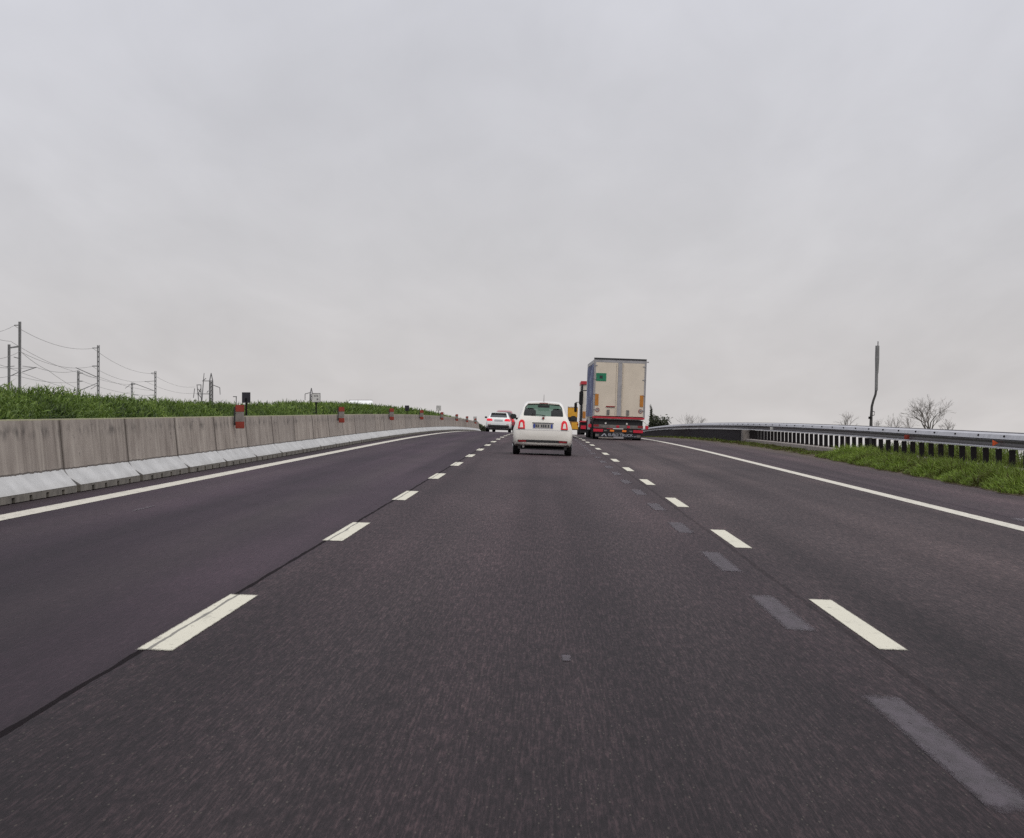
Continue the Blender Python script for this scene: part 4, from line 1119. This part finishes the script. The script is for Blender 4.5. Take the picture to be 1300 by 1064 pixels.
# ------------------------------------------------------------------ lorries
def text_mesh(name, body, size, mat, parent, loc, sx=1.0, align='CENTER'):
    cu = bpy.data.curves.new(name, 'FONT'); cu.body = body; cu.size = size; cu.align_x = align; cu.align_y = 'CENTER'; cu.extrude = .001; cu.offset = size * .012
    t = bpy.data.objects.new('t', cu); COL.objects.link(t)
    dg = bpy.context.evaluated_depsgraph_get(); dg.update()
    me = bpy.data.meshes.new_from_object(t.evaluated_get(dg)); bpy.data.objects.remove(t)
    me.transform(Matrix.Diagonal((sx, 1, 1, 1))); me.transform(Matrix.Rotation(math.radians(90), 4, 'X'))
    me.materials.clear(); me.name = name
    o = link_mesh(name, me, mat, parent); o.location = loc; return o

def truck_wheel(parent, x, y, r=.5, w=.34):
    wh = MB().disc((0, 0), r * .62, -w * .42, w * .42, 'x', 24).build('wheel', M['bumper_steel'], parent); wh.location = (x, y, r)
    n = 30; prof = [(-w / 2, r * .6), (-w / 2, r * .93), (-w * .42, r), (w * .42, r), (w / 2, r * .93), (w / 2, r * .6)]; vs, fs = [], []
    for k in range(n):
        t = 2 * math.pi * k / n; vs += [(a, math.cos(t) * b, math.sin(t) * b) for a, b in prof]
    for k in range(n):
        for j in range(6): fs.append((k * 6 + j, k * 6 + (j + 1) % 6, ((k + 1) % n) * 6 + (j + 1) % 6, ((k + 1) % n) * 6 + j))
    MB().add(vs, fs).build('tyre', M['rubber'], wh)

def tractor(root, y0, paint, h=3.4, w=1.22):
    """cab-over tractor unit ahead of the trailer"""
    cab = MB().prism([(y0, .95), (y0 + 2.1, .95), (y0 + 2.25, 1.6), (y0 + 2.05, 2.75), (y0 + 1.75, h), (y0, h - .05)], -w, w, 'x').build('cab', paint, root, bevel=.06)
    MB().prism([(y0 + 2.285, 1.7), (y0 + 2.10, 2.68), (y0 + 2.07, 2.68), (y0 + 2.25, 1.7)], -w + .1, w - .1, 'x').build('windscreen', M['dark_glass'], cab)
    for s in (-1, 1):
        a, b = sorted((s * (w + .002), s * (w + .012)))
        MB().prism([(y0 + .8, 1.75), (y0 + 2.0, 1.75), (y0 + 1.85, 2.55), (y0 + .8, 2.55)], a, b, 'x').build('side_window', M['dark_glass'], cab)
        m_ = MB().box(s * (w + .28) - .11, s * (w + .28) + .11, y0 + 1.95, y0 + 2.1, 1.75, 2.5).build('wing_mirror', M['black'], root, bevel=.04)
        MB().tube([(s * w, y0 + 1.95, 2.55), (s * (w + .28), y0 + 2.02, 2.52)], .03, 6).build('mirror_arm', M['black'], m_)
    MB().box(-.9, .9, y0 - 3.4, y0 + 2.2, .55, .94).build('tractor_frame', M['chassis'], root)
    for yy in (y0 + 1.2, y0 - 2.4):
        for s in (-1, 1): truck_wheel(root, s * 1.02, yy)

# --- curtain-side trailer in the right lane
tk = empty('articulated_lorry')
W2 = 1.275; L = 13.6
box = MB().box(-W2 + .02, W2 - .02, .12, L, 1.16, 3.93).build('cargo_box', M['lorry_white'], tk)
for s in (-1, 1):
    a, b = sorted((s * (W2 - .015), s * W2))
    MB().box(a, b, .30, L - .1, 1.12, 3.72).build('side_curtain', M['tarp'], box)
    MB().box(a, b, .30, L - .1, 3.74, 3.92).build('side_rail', M['trailer_frame'], box)
fr = MB(); fr.box(-W2, -W2 + .08, 0, .14, 1.13, 3.92); fr.box(W2 - .08, W2, 0, .14, 1.13, 3.92); fr.box(-W2 + .08, W2 - .08, .0, .14, 3.78, 3.92)
fr.build('rear_frame', M['trailer_frame'], box)
MB().box(-W2 - .01, W2 + .01, -.02, .30, 3.925, 4.0).build('roof_edge', M['trailer_edge'], box)
ed = MB(); ed.box(-W2 - .012, -W2 + .012, -.015, .02, 1.13, 3.92); ed.box(W2 - .012, W2 + .012, -.015, .02, 1.13, 3.92); ed.build('edge_strip', M['van_grey'], box)
for s in (-1, 1):
    a, b = sorted((s * .098, s * (W2 - .082)))
    d = MB().box(a, b, -.012, .06, 1.16, 3.775).build('rear_door', M['trailer_door'], box, bevel=.008)
    for z in (1.45, 2.2, 2.95, 3.6):
        a, b = sorted((s * (W2 - .16), s * (W2 - .02))); MB().box(a, b, -.03, -.013, z, z + .05).build('hinge', M['trailer_frame'], d)
    MB().tube([(s * .16, -.035, 1.18), (s * .16, -.035, 3.75)], .014, 6).build('locking_bar', M['trailer_door'], d)
MB().box(-.095, .095, -.022, .06, 1.17, 3.77).build('door_post', M['trailer_frame'], box)
MB().box(-1.17, -.67, -.030, -.013, 2.86, 3.25).build('green_placard', M['green_card'], box)
mk = MB(); mk.box(-.99, -.85, -.0335, -.0305, 2.98, 3.13); mk.build('placard_mark', M['trailer_edge'], box)
for s in (-1, 1):
    MB().box(s * 1.10 - .085, s * 1.10 + .085, -.034, -.013, 1.66, 2.22).build('amber_marker_board', M['amber_board'], box)
for (x, z, num) in ((-1.05, 1.44, '70'), (1.06, 1.44, '80')):
    dsc = MB().disc((x, z), .105, -.024, -.013, 'y', 22).build('speed_disc', M['plate'], box)
    MB().ringprism((x, z), .080, .106, -.028, -.0245, 22).build('red_ring', M['lamp_dark_red'], dsc)
    text_mesh('disc_number', num, .11, M['plate_mark'], dsc, (x, -.0265, z))
MB().box(-.63, -.20, -.060, -.013, 1.60, 1.65).build('door_handle', M['lamp_dark_red'], box)
for x in (-.52, .44): MB().box(x - .065, x + .065, -.05, -.013, 1.22, 1.47).build('door_latch', M['bumper_steel'], box)
MB().box(-W2, W2, -.03, .12, 1.04, 1.128).build('red_sill', M['trailer_red'], tk)
MB().box(-1.1, 1.1, -.02, .02, 1.0, 1.036).build('sill_trim', M['bumper_steel'], tk)
MB().box(-.95, .95, .25, L - .3, .72, 1.02).build('chassis', M['chassis'], tk)
MB().box(-1.20, 1.20, .14, .20, .56, .98).build('rear_shield', M['black'], tk)
bu = MB().box(-1.22, 1.22, -.03, .07, .56, .73).build('bumper_bar', M['bumper_steel'], tk, bevel=.015)
for x in (-1.08, 1.08): MB().box(x - .13, x + .13, -.036, -.031, .62, .725).build('reflective_strip', M['lamp_dark_red'], bu)
for x in (-.02, .5): MB().box(x - .07, x + .07, -.055, -.031, .60, .71).build('marker_lamp', M['lorry_lamp'], bu)
lb_ = MB().box(-1.22, 1.22, -.005, .09, .34, .535).build('lamp_bar', M['chassis'], tk)
for s in (-1, 1):
    MB().box(s * .98 - .24, s * .98 + .24, -.04, -.006, .37, .51).build('tail_light', M['lorry_lamp'], lb_, bevel=.01)
    MB().box(s * .30 - .10, s * .30 + .10, -.035, -.006, .40, .49).build('amber_lamp', M['lamp_amber'], lb_)
    MB().box(s * .62 - .07, s * .62 + .07, -.03, -.006, .41, .47).build('reversing_lamp', M['bumper_steel'], lb_)
for x in (-.62, .42): MB().disc((x, .80), .045, .06, .135, 'y', 14).build('plate_lamp', M['lamp_clear'], tk)
fl = MB().box(-1.12, 1.12, .02, .04, .10, .335).build('mudflap', M['flap'], tk)
text_mesh('flap_lettering', 'EURO TRUCK', .175, M['flap_text'], fl, (.12, .017, .235), 1.12)
text_mesh('flap_lettering', 's.r.l.', .10, M['flap_text'], fl, (.86, .017, .20))
MB().prism([(-.83, .165), (-.70, .30), (-.64, .30), (-.54, .165), (-.60, .165), (-.67, .26), (-.75, .165)], .013, .0195, 'y').build('flap_emblem', M['flap_text'], fl)
for s in (-1, 1): MB().box(s * 1.02 - .09, s * 1.02 + .09, .012, .0195, .15, .26).build('flap_reflector', M['bumper_steel'], fl)
MB().box(-.95, .12, -.02, .015, .06, .115).build('pale_flap_bar', M['pale_concrete'], tk)
MB().box(-.22, .28, -.035, -.022, .07, .16).build('number_plate', M['van_grey'], tk)
for yy in (1.9, 3.2, 4.5):
    for s in (-1, 1): truck_wheel(tk, s * 1.04, yy)
for s in (-1, 1):
    MB().box(s * 1.24 - .02, s * 1.24 + .02, 5.4, 10.2, .45, 1.02).build('side_guard', M['van_grey'], tk)
    MB().box(s * 1.05 - .22, s * 1.05 + .22, 1.2, 5.2, 1.02, 1.09).build('mudguard', M['chassis'], tk)
    am = MB().tube([(s * 1.20, .02, .98), (s * 1.36, -.02, .86), (s * 1.40, -.04, .72)], .03, 6).build('marker_arm', M['lamp_clear' if s > 0 else 'chassis'], tk)
    MB().box(s * 1.40 - .075, s * 1.40 + .075, -.09, .01, .56, .74).build('marker_lamp', M['lorry_lamp'], am, bevel=.02)
MB().tube([(W2, .03, 3.86), (W2 + .12, .02, 3.86)], [.02, .04], 6).build('corner_lamp', M['van_grey'], tk)
tractor(tk, L + .9, M['lorry_white'], 3.7)
tag(tk, 'tall articulated lorry with cream rear doors and blue side curtain in the right lane', 'lorry')
place(tk, 3.68, 144.5, .010)

# --- red and white lorry ahead of it
t2 = empty('box_lorry')
bx = MB().box(-W2 + .02, W2 - .02, .1, 9.0, 1.05, 3.80).build('cargo_box', M['lorry_white'], t2)
MB().box(-W2 - .01, W2 + .01, 0, 9.0, 3.76, 4.0).build('roof_rail', M['lorry_red'], bx)
MB().box(-W2, -W2 + .16, -.02, .12, 1.0, 3.755).build('rear_post', M['flap'], bx); MB().box(W2 - .16, W2, -.02, .12, 1.0, 3.755).build('rear_post', M['flap'], bx)
for (z0, z1) in ((1.05, 2.3), (2.42, 2.75)):
    MB().box(-W2 - .01, -W2 + .10, -.03, -.021, z0, z1).build('reflective_strip', M['flap'], bx)
MB().box(-.80, .80, .07, .098, 2.75, 3.55).build('rear_window', M['dark_glass'], bx)
MB().box(-1.08, -.84, .06, .098, 1.25, 1.75).build('amber_marker_board', M['amber_board'], bx)
MB().box(.84, 1.08, .06, .098, 1.25, 1.75).build('amber_marker_board', M['amber_board'], bx)
MB().box(-W2, W2, -.04, .1, .95, 1.04).build('red_sill', M['lorry_red'], t2)
MB().box(-1.2, 1.2, .02, .12, .45, .70).build('bumper_bar', M['chassis'], t2)
for s in (-1, 1): MB().box(s * .97 - .23, s * .97 + .23, -.02, .018, .44, .70).build('tail_light', M['lorry_lamp'], t2)
MB().box(-1.2, 1.2, .14, .2, .16, .95).build('rear_shield', M['chassis'], t2)
MB().box(-.9, .9, .3, 10, .6, .98).build('chassis', M['chassis'], t2)
for s in (-1, 1): truck_wheel(t2, s * 1.02, 2.2); truck_wheel(t2, s * 1.02, 3.5)
tractor(t2, 9.9, M['lorry_red'], 3.5)
tag(t2, 'red and white lorry half hidden in front of the cream-doored lorry', 'lorry')
place(t2, 4.0, 219, .0)

# --- narrow yellow works vehicle further on
t3 = empty('works_vehicle')
MB().prism([(-.50, 1.75), (-.52, 2.70), (.46, 2.70), (.44, 1.75)], 0, 1.9, 'y').build('cab', M['yellow'], t3, bevel=.04)
MB().box(-.53, .47, -.03, 1.92, 2.70, 2.80).build('cab_roof', M['lorry_white'], t3, bevel=.02)
MB().box(-.46, .42, .05, 1.8, 1.35, 1.75).build('engine_cover', M['chassis'], t3)
MB().box(-.30, .55, -.05, 3.4, .55, 1.34).build('body', M['ochre'], t3, bevel=.05)
MB().box(-.10, .50, -.08, -.052, .62, 1.25).build('rear_panel', M['yellow'], t3)
for s_ in (-1, 1):
    MB().box(.1 + s_ * .40 - .07, .1 + s_ * .40 + .07, -.09, -.055, 1.0, 1.15).build('tail_light', M['lamp_dark_red'], t3)
    for yy in (.5, 2.7): truck_wheel(t3, .1 + s_ * .52, yy, .42, .26)
tag(t3, 'narrow yellow works vehicle between the small white hatchback and the red and white lorry', 'works vehicle')
place(t3, 2.86, 285, .0)

# --- white van on the opposite carriageway
vn = empty('white_van', (-15.3, 247, rz(-6.5, 247) + .05)); vn.rotation_euler = (0, 0, math.radians(184))
VB = [(0, .35), (5.9, .35), (6.0, .95), (5.55, 1.15), (4.9, 1.95), (4.4, 2.32), (4.1, 2.42), (.1, 2.42), (0, 2.3)]
vb = MB().prism(VB, -.98, .98, 'x').build('body', M['cool_white'], vn, bevel=.07)
MB().prism([(5.52, 1.20), (4.93, 1.98), (4.955, 2.0), (5.56, 1.22)], -.85, .85, 'x').build('windscreen', M['dark_glass'], vn)
for s in (-1, 1):
    a, b = sorted((s * .982, s * .990)); MB().prism([(3.6, 1.3), (5.0, 1.3), (4.6, 1.95), (3.6, 1.95)], a, b, 'x').build('side_window', M['dark_glass'], vn)
    MB().box(s * 1.12 - .1, s * 1.12 + .1, 4.75, 4.9, 1.3, 1.62).build('wing_mirror', M['black'], vn, bevel=.03)
    for yy in (1.1, 4.9): wheel(vn, s * .86, yy, .34, .22, s)
    MB().box(s * .7 - .15, s * .7 + .15, 5.97, 6.01, .75, .95).build('headlight', M['lamp_clear'], vn)
MB().box(-.95, .95, .2, 3.9, 2.422, 2.47).build('roof_panel', M['van_grey'], vn)
tag(vn, 'white van with only its roof showing above the median hedge', 'van')
